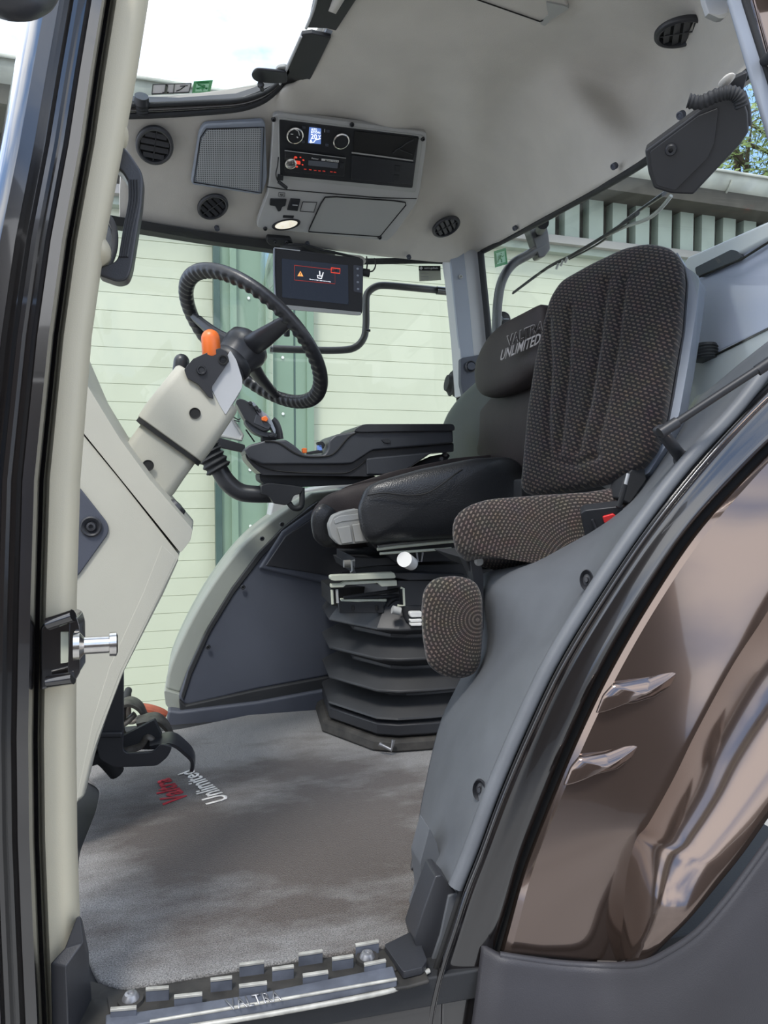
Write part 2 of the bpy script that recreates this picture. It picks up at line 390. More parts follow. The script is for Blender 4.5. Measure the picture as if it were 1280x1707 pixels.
def screw(px, py, pl, r, parent, m=None, name='screw', d=.001):
    p = off(pl, d); c = hit(px, py, p); F = fr(c, p[1])
    o = lathe(name, [(0, -.004), (r*.35, -.004), (r*.4, r*.25), (r*.8, r*.3), (r, 0), (r*1.05, -.004)], F, m or M['blk'], parent, 16)
    return o
def line(name, pts, pl, w, m, parent, d=.0012):
    return tube(name, on(pts, off(pl, d)), w, m, parent, seg=6, smooth=0)
# ============================================================ THE CAB SHELL
A_, B_ = Y(755, 437, 1.65), Y(300, 380, 1.45)
PB = pl3(A_, B_, hit(600, 210, ZP(1.93)))            # sloping overhead band above the right window
def pb(x, y): return hit(x, y, PB)
def z(x, y, q): return hit(x, y, (V((0, 0, q)), V((0, 0, -1))))
grid = [
 [pb(200,365), pb(200,322), pb(202,280), pb(203,236), pb(204,197), ],
 [pb(330,385), pb(330,335), pb(330,285), pb(330,235), pb(330,190)],
 [pb(470,405), pb(462,345), pb(455,290), pb(447,230), pb(440,172)],
 [pb(560,418), pb(545,360), pb(525,285), pb(500,220), z(478,156,1.93)],
 [pb(660,430), pb(645,370), pb(620,290), pb(598,208), z(522,118,1.96)],
 [pb(755,437), pb(740,370), pb(716,232), z(682,110,1.955), z(614,-60,1.97)],
 [Y(803,418,1.62), Y(798,350,1.45), z(785,215,1.91), z(770,80,1.95), z(760,-80,1.97)],
 [hit(900,365,XP(1.09)), hit(880,280,XP(1.02)), z(850,165,1.93), z(850,40,1.95), z(880,-80,1.96)],
 [hit(1000,310,XP(1.08)), hit(975,215,XP(1.02)), z(930,115,1.93), z(955,20,1.94), z(1000,-80,1.94)],
 [hit(1085,258,XP(1.06)), z(1066,206,1.745), z(1040,140,1.875), z(1050,40,1.895), z(1060,-80,1.90)],
 [hit(1165,190,XP(1.03)), z(1150,150,1.72), z(1135,100,1.81), z(1145,20,1.85), z(1150,-80,1.86)],
 [hit(1240,125,XP(.99)), z(1240,80,1.68), z(1242,30,1.71), z(1248,-20,1.73), z(1256,-80,1.75)],
 [hit(1330,70,XP(.97)), z(1325,40,1.65), z(1322,0,1.67), z(1320,-40,1.68), z(1320,-90,1.69)]]
for i, g in enumerate(grid):
    if i >= 5:
        y_ = g[-1].y; g.append(V((g[-1].x, min(.18, y_-.04), g[-1].z))); g.append(V((g[-1].x, min(.0, y_-.08), min(1.78, g[-1].z))))
    else:
        g.append(g[-1] + V((0, -.0, .03))); g.append(g[-1] + V((0, 0, .03)))
struct(patch('ceiling', grid, M['liner'], thick=.02, n=7), 'grey felt roof lining of the cab')
roof = prism('ceiling', [V((.42, 2.0, 2.03)), V((1.4, 2.0, 2.03)), V((1.3, .0, 2.03)), V((.42, .0, 2.03))], (0, 0, .04), M['gloss']); struct(roof, 'unseen outer roof skin of the cab')  # out of view, added so that light does not come in from above
PB = off(PB, .019)
# roof hatch glass and its frame
struct(prism('window_1', [V((-.75, .3, 2.06)), V((.42, .3, 2.06)), V((.42, 1.75, 2.06)), V((-.75, 1.55, 1.95))], (0, 0, .004), M['panec']), 'glass roof hatch at the front of the cab')
seal = thing('roof_hatch_frame', 'black rubber framed edge of the glass roof hatch, curving up to the right', 'hatch frame', pb(330, 185))
for k, (dy, r, mm) in enumerate([(0, .010, 'rub'), (-9, .008, 'gloss'), (-17, .007, 'rub')]):
    tube('seal', [pb(190,193+dy), pb(260,191+dy), pb(330,187+dy*.95), pb(395,181+dy*.8), pb(430,171+dy*.7), pb(452,157+dy*.5), pb(470,138+dy*.3)], r, M[mm], seal, 10)
slab('frame_rail', [(190,168),(300,172),(395,165),(425,155),(458,140),(462,150),(440,170),(400,184),(300,192),(190,197)], off(PB, -.02), .03, M['blks'], seal, .003)
ribbed('hose_stub', [pb(237,188), pb(236,172)], .018, .0015, 4, M['rub'], seal)
tube('hose_end', [pb(236,172), pb(236,160)], [.021, .019], M['blks'], seal, 16)
prism('glass_curb', [pb(190,172), pb(455,140), pb(300,130), pb(190,132)], (0, .01, .004), M['panec'], seal)
bl = thing('roof_blind', 'black roller blind cassette along the right edge of the roof hatch, with a slot', 'blind', hit(500, 100, ZP(1.93)))
zb = ZP(1.955)
slab('blind_lower_panel', [(503,58),(520,56),(552,63),(534,100),(515,138),(485,152),(457,164),(475,120)], zb, .012, M['blk'], bl, .003)
slab('blind_upper_panel', [(536,-60),(620,-60),(594,0),(560,52),(545,48),(510,47),(516,32)], zb, .012, M['blk'], bl, .003)
slab('slot_clip', [(537,63),(544,50),(555,52),(549,64)], off(zb, -.01), .01, M['greyb'], bl, .001)
tube('edge_strip', [hit(502,60,zb), hit(480,110,zb), hit(457,163,zb)], .004, M['greyl'], bl, 8)
tube('edge_strip', [hit(538,-60,zb), hit(524,10,zb), hit(510,47,zb)], .004, M['greyl'], bl, 8)
hl = thing('hatch_latch', 'black roof hatch latch arm with a round knob against the sky', 'latch', hit(440, 128, ZP(1.93)))
slab('arm', rnd([(419,124),(426,116),(440,117),(478,121),(480,139),(455,140),(430,138),(420,132)], 6), ZP(1.945), .008, M['blks'], hl, .004)
c = hit(435, 143, ZP(1.93)); lathe('knob', [(0,.012),(.008,.011),(.010,.004),(.006,0),(.006,-.02),(0,-.02)], fr(c, -FW), M['blks'], hl, 16)
slab('cover', rnd([(458,121),(462,113),(476,111),(485,118),(482,126),(460,126)], 5), ZP(1.955), .01, M['consoled'], hl, .003)
# stickers on the hatch glass
sp = ZP(1.99)
st = thing('warning_sticker', 'pale grey two panel sticker with a lever diagram on the hatch glass', 'sticker', hit(286, 148, sp))
slab('sheet', [(255,141),(319,139),(315,154),(253,157)], sp, .001, M['stk'], st)
for a in ([(255,141),(319,139)], [(319,139),(315,154)], [(315,154),(253,157)], [(253,157),(255,141)], [(291,140),(289,156)]): line('printed_line', a, sp, .0014, M['ink'], st)
line('printed_line', [(278,142),(276,155)], sp, .004, M['ink'], st); line('printed_line', [(271,155),(281,154)], sp, .002, M['ink'], st)
line('printed_line', [(294,152),(300,150),(308,144)], sp, .0015, M['ink'], st); line('printed_line', [(300,144),(313,143)], sp, .001, M['ink'], st)
def exitman(nm, Q, lab, grp=None, flip=False):
    """green emergency-exit sign; Q maps unit square to the place"""
    t = thing(nm, lab, 'sticker', Q(.5, .5)); a = [Q(0,0), Q(1,0), Q(1,1), Q(0,1)]
    n = (a[1]-a[0]).cross(a[3]-a[0]).normalized(); n = n if n.dot(CAM-a[0]) > 0 else -n
    prism('sheet', a, -n*.001, M['grn'], t)
    w = (a[1]-a[0]).length
    f = lambda pts: [Q(x, y)+n*.001 for x, y in pts]
    prism('pale_field', f([(.14,.16),(.86,.16),(.86,.84),(.14,.84)]), -n*.0005, M['stkg'], t)
    g = lambda pts, r: tube('pictogram_limb', [q+n*.0008 for q in f(pts)], r*w, M['grn'], t, 6, 0)
    g([(.52,.62),(.44,.45)], .07); g([(.44,.45),(.30,.40),(.24,.24)], .04); g([(.44,.45),(.58,.36),(.56,.20)], .04); g([(.52,.62),(.66,.52),(.76,.56)], .03); g([(.52,.62),(.36,.62),(.30,.50)], .03)
    g([(.56,.73),(.58,.745)], .06); g([(.14,.18),(.14,.82)], .03)
    return t
def bil(p):
    return lambda u, w: p[0]*(1-u)*(1-w)+p[1]*u*(1-w)+p[2]*u*w+p[3]*(1-u)*w
q = on([(355,134),(323,136),(320,155),(350,154)], sp)
exitman('exit_sticker', bil([q[1], q[2], q[3], q[0]]), 'green emergency exit sticker on the roof hatch glass, lying on its side')
q = on([(825,446),(846,440),(843,413),(823,419)], YP(1.69))
exitman('exit_sticker', bil(q), 'green emergency exit sticker low on the rear window glass, beside the light grey pillar')
# dark header strip, window frames and glass
hd = prism('trim_1', [pb(150,352), pb(230,366), pb(330,384), pb(470,404), pb(560,418), pb(560,424), pb(470,418), pb(330,399), pb(230,383), pb(150,368)], (0, .05, .0), M['rub'], bevel=.004)
struct(hd, 'black seal above the windscreen')
wt = [pb(60,325)+V((0,.03,0)), pb(160,350)+V((0,.03,0)), pb(250,366)+V((0,.03,0)), pb(350,384)+V((0,.03,0)), Y(455,400,1.72)]
wb = [Y(60,1330,1.25), Y(160,1330,1.5), Y(250,1300,1.66), Y(350,1260,1.74), Y(455,1230,1.80)]
struct(patch('window_2', [[a, a*.5+b*.5, b] for a, b in zip(wt, wb)], M['pane'], thick=.004, n=3), 'curved windscreen glass')
struct(prism('window_3', on([(455,395),(752,420),(775,700),(775,905),(455,905)], YP(1.80)), (0, .004, 0), M['pane']), 'right side window glass')
tube_ = tube('trim_2', [Y(600,436,1.76), Y(735,435,1.74), Y(746,445,1.74), Y(752,500,1.74), Y(760,600,1.74), Y(768,700,1.74)], .012, M['rub'], None, 10); struct(tube_, 'black rubber window seal')
# light grey rear corner pillar
pil = thing('corner_pillar', 'light grey plastic pillar between the side window and the rear window', 'pillar', Y(790, 600, 1.66))
slab('upper_cover', rnd([(748,410),(755,402),(775,400),(797,422),(801,440),(816,560),(818,640),(772,660),(765,560),(756,470)], 3), YP(1.64), .10, M['greyl'], pil, .012)
slab('front_face', [(749,412),(772,405),(784,520),(791,600),(770,600),(764,560),(755,470)], YP(1.636), .02, M['greyb'], pil, .004)
screw(768, 461, YP(1.632), .008, pil, M['consoled'])
sw = slab('switch_panel', rnd([(768,597),(801,591),(806,650),(775,672),(768,640)], 4), YP(1.628), .03, M['trimb'], pil, .004)
pk = hit(785, 611, YP(1.62))
lathe('dial_ring', [(.021,-.004),(.023,.004),(.019,.008),(.017,.003)], fr(pk, V((-.2,-1,0))), M['blks'], pil, 28)
lathe('dial', [(0,.012),(.013,.012),(.0155,.008),(.016,0)], fr(pk, V((-.2,-1,0))), M['trimb'], pil, 28)
tube('window_seal', [Y(801,420,1.62), Y(806,470,1.62), Y(813,540,1.62), Y(819,615,1.62)], .013, M['rub'], pil, 10)
cb = thing('rubber_boot', 'ribbed black rubber boot outside beside the grey pillar', 'boot', Y(756, 640, 1.9))
ribbed('boot', [Y(775,640,1.86), Y(763,640,1.86), Y(750,638,1.86)], .052, .005, 4, M['rub'], cb)
tube('boot_flange', [Y(754,640,1.86), Y(744,638,1.86)], [.046,.034], M['rub'], cb, 20)
# rear window: frame follows the edge of the lining, glass behind it
rf = [Y(803,420,1.63), hit(850,396,XP(1.11)), hit(900,370,XP(1.10)), hit(950,342,XP(1.10)), hit(1000,315,XP(1.09)), hit(1085,263,XP(1.07)), hit(1165,195,XP(1.04)), hit(1240,128,XP(1.0)), hit(1320,70,XP(.97))]
struct(tube('trim_3', rf, .010, M['rub'], None, 10), 'black rubber seal of the rear window')
struct(prism('window_4', on([(805,410),(900,350),(1085,245),(1250,110),(1330,90),(1330,800),(805,800)], XP(1.14)), (.004, 0, 0), M['pane']), 'rear window glass')
# near rear door pillar at the top right
dp = thing('rear_door_pillar', 'blue grey door pillar cutting across the top right corner', 'pillar', Y(1260, 150, 0))
slab('pillar_cover', [(1208,-60),(1232,-60),(1239,0),(1282,135),(1330,290),(1330,390),(1282,225),(1216,0)], YP(0.0), .010, M['greyb'], dp, .006)
slab('pillar_seal', [(1232,-60),(1250,-60),(1252,0),(1295,140),(1330,250),(1330,290),(1282,135),(1239,0)], YP(-.005), .012, M['rub'], dp, .005)
slab('pillar_panel', [(1254,-60),(1330,-60),(1330,250),(1295,140),(1256,0)], YP(0.0), .012, M['brown'], dp, .005)
dh = thing('door_stop_block', 'small white block at the top of the door pillar', 'bracket', Y(1192, 20, .1))
slab('block', rnd([(1170,-30),(1205,-30),(1215,10),(1214,22),(1202,31),(1182,24),(1174,0)], 3), YP(.06), .012, M['greyl'], dh, .006)
slab('block_foot', rnd([(1180,22),(1200,25),(1216,20),(1208,30),(1200,31)], 2), YP(.055), .012, M['consoled'], dh, .003)
# floor, floor mat
struct(prism('floor', [V((-.9, -.02, 0)), V((1.3, -.02, 0)), V((1.3, 1.9, 0)), V((.05, 1.9, 0)), V((-.02, 1.42, 0)), V((-.9, 1.40, 0))], (0, 0, -.05), M['rub'], bevel=.004), 'black cab floor')
Z0 = ZP(.0)
mt = thing('floor_mat', 'grey carpet floor mat, stained brown in the middle, with stitched lettering', 'mat', hit(430, 1420, Z0))
mp_ = rnd([(100,1240),(300,1215),(470,1180),(760,1180),(760,1330),(712,1385),(698,1450),(704,1500),(690,1556),(645,1578),(480,1602),(300,1632),(205,1648),(165,1636),(148,1600),(128,1500),(132,1420),(160,1350),(168,1310),(130,1290)], 14)
slab('carpet', mp_, ZP(.014), .012, M['carpet'], mt, .004)
text('lettering_unlimited', 'Unlimited', on([(384,1332),(322,1282),(296,1292),(344,1342)], ZP(.015)), M['twht'], mt, .0012, .014)
text('lettering_valtra', 'Valtra', on([(317,1332),(283,1297),(250,1304),(272,1343)], ZP(.015)), M['tred'], mt, .0012, .025)
# ============================================================ RIGHT HAND TRIM PANEL
rp = thing('side_trim_panel', 'large dark blue-grey moulded side panel with a pale arched edge, behind the seat base', 'trim panel', Y(420, 1190, 1.4))
slab('panel', rnd([(296,1166),(312,1120),(345,1050),(385,985),(430,925),(468,886),(520,842),(585,812),(780,812),(780,1105),(560,1126),(430,1150),(310,1178)], 8), YP(1.42), .30, M['trimb'], rp, .012)
slab('arch_edge', [(v.x, v.y) for v in crv([V((276,1150,0)), V((282,1112,0)), V((310,1048,0)), V((350,978,0)), V((400,912,0)), V((450,868,0)), V((520,822,0))], 4)] + [(700,800),(700,830),(530,838),(478,880),(430,932),(385,992),(345,1056),(314,1125),(302,1158)], YP(1.45), .30, M['band'], rp, .018)
slab('edge_groove', [(x, y) for x, y in [(302,1160),(314,1118),(346,1048),(386,982),(431,922),(472,880),(530,836),(536,840),(476,888),(436,930),(390,990),(350,1056),(320,1124),(306,1168)]], YP(1.415), .05, M['rub'], rp, .003)
slab('lower_band', rnd([(273,1150),(303,1158),(300,1184),(290,1186),(276,1176)], 5), YP(1.43), .2, M['band'], rp, .012)
slab('skirt_lip', [(298,1166),(310,1176),(430,1150),(560,1126),(780,1095),(780,1108),(560,1150),(430,1172),(300,1186)], YP(1.405), .06, M['rub'], rp, .006)  # black rubber lip between the panel and its skirt
slab('skirt', [(280,1184),(300,1186),(430,1170),(560,1146),(780,1105),(780,1180),(560,1196),(430,1216),(288,1232),(276,1210)], YP(1.39), .25, M['trimb'], rp, .010)
tri = on([(430,948),(470,886),(520,850),(600,830),(640,850),(640,990),(560,978)], YP(1.405))
prism('recess_border', tri, (0, .02, 0), M['trimb'], rp, .012)
prism('recess', on([(442,943),(476,893),(525,860),(600,842),(630,858),(630,972),(560,962)], YP(1.4)), (0, .01, 0), M['blks'], rp, .006)
for x, y in ((405,979),(347,1079),(437,898),(470,874)): screw(x, y, YP(1.405), .008, rp)
wl = thing('window_ledge', 'pale grey window ledge above the side panel', 'ledge', Y(500, 850, 1.7))
slab('ledge', rnd([(447,875),(454,838),(500,818),(560,806),(800,800),(800,850),(560,850),(470,882)], 4), YP(1.62), .15, M['greyl'], wl, .01)
screw(457, 868, YP(1.615), .006, wl); screw(483, 862, YP(1.615), .006, wl)
# ============================================================ NEAR LEFT PILLAR
ap = thing('front_door_pillar', 'tall cream and black front door pillar filling the left edge', 'pillar', Y(80, 1650, 0))
ys = [-60, 0, 120, 240, 400, 560, 800, 1000, 1230, 1400, 1550, 1700, 1780]
bx = [205, 187, 168, 151, 122, 100, 76, 70, 66, 68, 74, 81, 84]       # black / cream boundary
cx = [262, 248, 229, 207, 176, 153, 134, 128, 127, 129, 134, 140, 142]  # right edge of the cream cover
wd = [140, 142, 146, 152, 156, 158, 160, 160, 160, 160, 160, 160, 160]
prof = [(-1.0, .10), (-.98, .0), (-.90, -.05), (-.78, -.065), (-.62, -.06), (-.56, -.035), (-.50, -.035), (-.45, -.055), (-.40, -.055), (-.36, -.04), (-.30, -.04), (-.24, -.062), (-.12, -.066), (-.07, -.045), (-.055, -.02), (-.02, -.024), (0, -.01), (0, .10)]
loft('painted_frame', [[Y(b+f*w, y, d) for f, d in prof] for y, b, w in zip(ys, bx, wd)], M['gloss'], ap, ang=25)
loft('cream_cover', [[Y(b, y, .0), Y(b+(c-b)*.12, y, -.012), Y(b+(c-b)*.55, y, -.012), Y(b+(c-b)*.85, y, .0), Y(c, y, .03), Y(c-4, y, .06), Y(b, y, .13)] for y, b, c in zip(ys, bx, cx)], M['beige'], ap, ang=50)
loft('lower_corner_cover', [[Y(*p, d) for p, d in s] for s in (
  [((128,1528),-.025), ((134,1526),-.025), ((137,1532),.03), ((130,1534),.05)],
  [((108,1580),-.028), ((140,1570),-.028), ((148,1585),.05), ((120,1590),.07)],
  [((84,1606),-.03), ((110,1612),-.045), ((150,1622),.05), ((120,1625),.08)],
  [((85,1660),-.03), ((112,1660),-.045), ((153,1660),.05), ((120,1660),.08)],
  [((88,1780),-.03), ((116,1780),-.045), ((158,1780),.05), ((120,1780),.08)])], M['blks'], ap, bevel=.006)
gh = thing('grab_handle', 'black ribbed grab handle on the cream door pillar', 'handle', Y(215, 360, .04))
slab('grip', rnd([(188,252),(205,243),(214,252),(236,285),(239,300),(236,340),(219,448),(212,466),(196,470),(162,458),(166,445),(192,436),(198,425),(214,335),(214,305),(205,288),(186,270)], 8), YP(.035), .035, M['blks'], gh, .008)
for k in range(4): tube('rib', on([(215.5+k*4.5,300),(216+k*4.5,335),(207+k*4,385),(200+k*3.8,428)], YP(.034)), .0022, M['blk'], gh, 6)
for nm, pts, r in (('upper_mount', [(196,222),(206,226),(200,246)], .017), ('lower_mount', [(160,415),(177,426),(168,446)], .019)):
    puff(nm, [Y(x, y, .04) for x, y in rnd([(190,195),(204,200),(215,218),(212,238),(200,250),(180,255)] if nm[0] == 'u' else [(158,385),(172,392),(186,415),(184,434),(168,448),(150,445)], 8)], (0, -1, 0), .03, .03, M['beige'], gh, 2.2, 8)
mr = thing('outside_mirror', 'dark outside mirror partly seen behind the grab handle', 'mirror', Y(186, 400, .0))
slab('mirror_glass', rnd([(150,358),(178,362),(189,385),(191,415),(180,440),(150,440)], 8), YP(.5), .02, M['chrome'], mr, .004)
tube('mirror_rim', on([(165,350),(184,366),(192,390),(190,420),(178,446),(160,450)], YP(.49)), .006, M['rub'], mr, 8)
lt = thing('door_striker', 'scuffed black latch bracket with a chrome striker pin on the cream pillar', 'latch', Y(100, 1085, -.03))
slab('bracket_plate', [(66,1048),(80,1030),(120,1021),(120,1136),(80,1148),(66,1152)], YP(-.03), .02, M['gloss'], lt, .004)
slab('bracket_flange', rnd([(116,1024),(128,1028),(133,1045),(134,1120),(126,1134),(112,1138)], 5), YP(-.05), .05, M['gloss'], lt, .004)
for a in ([(80,1040),(122,1026)], [(80,1136),(122,1130)]): tube('bracket_rib', [Y(a[0][0],a[0][1],-.045), Y(a[1][0],a[1][1],-.055)], .009, M['gloss'], lt, 10)
slab('warning_patch', [(101,1054),(114,1054),(114,1104),(101,1106)], YP(-.034), .004, M['cream'], lt)
F = fr(Y(130, 1077, -.06), V((1, .12, -.02)))
k_ = .001
lathe('striker_pin', [(0,-.006),(.019,-.006),(.019,.002),(.014,.006),(.012,.008),(.012,.040),(.0165,.041),(.017,.050),(.012,.052),(.009,.049),(0,.049)], F, M['chrome'], lt, 28)
# item hanging at the top left corner and neighbour seen past the pillar
tc_ = thing('mirror_bracket', 'black mirror bracket joint in the top left corner', 'bracket', Y(20, 5, -.3))
tube('joint', [Y(-20,-20,-.35), Y(20,-8,-.35), Y(58,-14,-.33), Y(80,-40,-.3)], [.022,.022,.02,.016], M['blks'], tc_, 18)
# ============================================================ DASHBOARD
ds = thing('dashboard_pedestal', 'tall grey-cream dashboard pedestal under the steering column', 'dashboard', Y(220, 1300, .5))
DY = YP(.52)
slab('side_panel', rnd([(60,560),(112,690),(136,722),(200,800),(299,926),(268,990),(205,1120),(160,1240),(126,1345),(60,1400)], 4), DY, .34, M['dash'], ds, .022, seg=4)
slab('upper_cover', rnd([(60,440),(110,560),(147,645),(200,732),(250,800),(300,858),(321,882),(318,900),(301,922),(200,797),(136,718),(60,620)], 5), YP(.515), .35, M['dash'], ds, .018, seg=4)
slab('edge_facet', [(299,930),(272,990),(206,1120),(166,1225),(140,1330),(120,1345),(150,1200),(178,1110),(235,985),(268,900)], YP(.519), .02, M['dash'], ds, .008, seg=2)
slab('insert_surround', rnd([(60,740),(130,790),(190,872),(192,890),(130,985),(60,1040)], 8), YP(.521), .02, M['dash'], ds, .010)
slab('insert_panel', rnd([(60,770),(132,812),(180,873),(181,889),(130,960),(60,1010)], 8), YP(.515), .02, M['trimb'], ds, .006)
c = Y(152, 878, .512)
lathe('recessed_bolt', [(.022,.001),(.019,.004),(.013,-.002),(.011,-.003),(.009,.004),(.005,.005),(.004,.001),(0,.001)], fr(c, V((0,-1,0))), M['blks'], ds, 24)
lathe('side_knob', [(0,.02),(.02,.018),(.028,.0),(.028,-.03)], fr(Y(290,850,.66), V((.75,0,.66)).normalized()), M['blks'], ds, 24)
# ============================================================ STEERING COLUMN
sc_ = thing('steering_column', 'grey telescopic steering column with switch block and orange-tipped lever', 'steering column', Y(240, 800, .8))
ax = [(232,812), (262,771), (300,716), (345,662), (372,628), (392,600)]
def rsec(px, py, hw, hd, yy=.8, n=5, rot=0):
    """rounded rectangular section across the column axis"""
    c = Y(px, py, yy); t = (Y(*ax[3], yy)-Y(*ax[1], yy)).normalized(); u = t.cross(V((0, 1, 0))).normalized(); v = V((0, 1, 0))
    r = min(hw, hd)*.28; out = []
    for sx, sy, a0 in ((1,1,0),(-1,1,90),(-1,-1,180),(1,-1,270)):
        for k in range(n):
            a = math.radians(a0+90*k/(n-1)); out.append(c+u*(sx*(hw-r)+r*math.cos(a))+v*(sy*(hd-r)+r*math.sin(a)))
    return out
loft('lower_sleeve', [rsec(225,822,.070,.075), rsec(246,792,.078,.078), rsec(262,768,.078,.078), rsec(303,712,.078,.078)], M['dash'], sc_, bevel=.002)
loft('sleeve_seam', [rsec(281,741,.090,.088), rsec(285,735,.090,.088)], M['seam'], sc_)
loft('upper_sleeve', [rsec(285,735,.092,.090), rsec(300,714,.094,.092), rsec(344,654,.090,.090), rsec(347,650,.086,.086)], M['dash'], sc_, bevel=.004)
pf = YP(.705)
lathe('pivot_boss', [(0,-.004),(.042,-.004),(.05,-.012),(.05,-.03)], fr(Y(252,782,.72), V((0,-1,0))), M['dash'], sc_, 32)
for x, y, yy in ((325,689,.708),(247,776,.713)):
    lathe('bolt_hole', [(.0135,.0015),(.012,.001),(.011,-.0005),(0,-.0005)], fr(Y(x,y,yy-.001), V((0,-1,0))), M['seam'], sc_, 20)
slab('shroud', rnd([(352,648),(360,622),(376,598),(384,584),(394,600),(404,632),(404,646),(376,692),(366,676)], 3), YP(.708), .17, M['greyl'], sc_, .014)
slab('switch_block', rnd([(307,616),(322,598),(340,590),(366,580),(378,586),(382,602),(366,625),(352,646),(356,664),(348,662),(330,640),(312,630)], 1.5), YP(.70), .17, M['blks'], sc_, .003)
c = Y(336,617,.699); lathe('block_bolt', [(0,.003),(.006,.003),(.008,.005),(.011,.005),(.012,0)], fr(c, V((0,-1,0))), M['blk'], sc_, 18)
c = Y(372,600,.699); lathe('block_hole', [(.012,.002),(.009,.002),(.008,-.001),(0,-.001)], fr(c, V((0,-1,0))), M['seam'], sc_, 18)
slab('side_bracket', rnd([(269,648),(280,636),(300,628),(314,606),(318,618),(310,636),(285,652),(280,664),(273,657)], 3), YP(.74), .14, M['blks'], sc_, .004)
slab('bracket_face', rnd([(277,650),(302,632),(306,640),(286,655)], 2), YP(.735), .01, M['gloss'], sc_, .002)
lv = tube('orange_lever_stem', [Y(353,612,.72), Y(353,600,.72), Y(352,590,.72)], .016, M['blk'], sc_, 16)
def capsule(name, a, b, r, m, parent):
    d = (b-a); L = d.length; pr = [(0,0),(r*.9,.001),(r,.005)]+[(r,L-r)]+[(r*math.cos(k*math.pi/12), L-r+r*math.sin(k*math.pi/12)) for k in range(1,7)]
    pr[-1] = (0, L); return lathe(name, pr, fr(a, d), m, parent, 28)
capsule('orange_knob', Y(353,596,.72), Y(350,549,.72), .0225, M['orange'], sc_)
capsule('left_lever', Y(299,634,.86), Y(304,590,.86), .020, M['blks'], sc_)
# ---------------------------------------------------------------- steering wheel
wc = Y(421, 568, .82); wv = (wc-CAM).normalized(); dep = (wc-CAM).dot(FW)
ph = math.radians(43)
mn = (RT*math.sin(ph)+UP*math.cos(ph)); mn = (mn-wv*mn.dot(wv)).normalized()
ca = .455; wn = (wv*ca + mn*math.sqrt(1-ca*ca)).normalized()
WF = fr(wc, wn, RT); WR = 137*dep/FPX
wh = thing('steering_wheel', 'black leather three-spoke steering wheel with moulded finger grips', 'steering wheel', wc)
def wpt(a, r, h=0): return WF @ V((r*math.cos(a), r*math.sin(a), h))
def pix(p):
    d = p-CAM; f = d.dot(FW); return (640+FPX*d.dot(RT)/f, 853.5-FPX*d.dot(UP)/f)
bm = bmesh.new(); NA, NS = 288, 20; rr = .0185; rings = []
for i in range(NA):
    a = 2*math.pi*i/NA; grip = .5+.5*math.cos(a*60); ring = []
    for k in range(NS):
        b = 2*math.pi*k/NS; rx = rr*(1+.12*math.cos(2*b))
        inner = max(0, -math.sin(b+.35))**1.2
        q = rx - .0052*grip*inner
        ring.append(bm.verts.new(wpt(a, WR+q*math.cos(b), q*1.0*math.sin(b))))
    rings.append(ring)
for i in range(NA):
    A, B = rings[i], rings[(i+1) % NA]
    for k in range(NS): bm.faces.new((A[k], A[(k+1) % NS], B[(k+1) % NS], B[k]))
me = bpy.data.meshes.new('rim'); fin(me, bm, ang=80); link('rim', me, leather('wheel_leather', (.016,.017,.020), .36, .1), wh)
def wang(px, py): return min((( (pix(wpt(a/100, WR))[0]-px)**2+(pix(wpt(a/100, WR))[1]-py)**2), a/100) for a in range(0, 628))[1]
for (px, py) in ((482,532),(462,662),(330,520)):
    a = wang(px, py); hub = wpt(a, .035, -.035); R3 = wpt(a, WR)
    sd = wn.cross((R3-hub).normalized())
    tube('spoke', [hub, wpt(a, WR*.45, -.03), wpt(a, WR*.75, -.014), wpt(a, WR*.97, -.002)], [.030,.027,.021,.017], M['blks'], wh, 16, 5, flat=.55, uax=sd)
    tube('spoke_seam', [wpt(a, WR*.80, -.0105), wpt(a, WR*.815, -.0095)], [.0205,.0202], M['seam'], wh, 16, 0, flat=.57, uax=sd)
lathe('hub', [(0,.0),(.045,-.002),(.058,-.015),(.060,-.035),(.052,-.065),(.047,-.12),(.0,-.125)], WF, M['blks'], wh, 40)
lathe('hub_collar', [(.050,-.075),(.053,-.08),(.053,-.095),(.050,-.10)], WF, M['blk'], wh, 40)
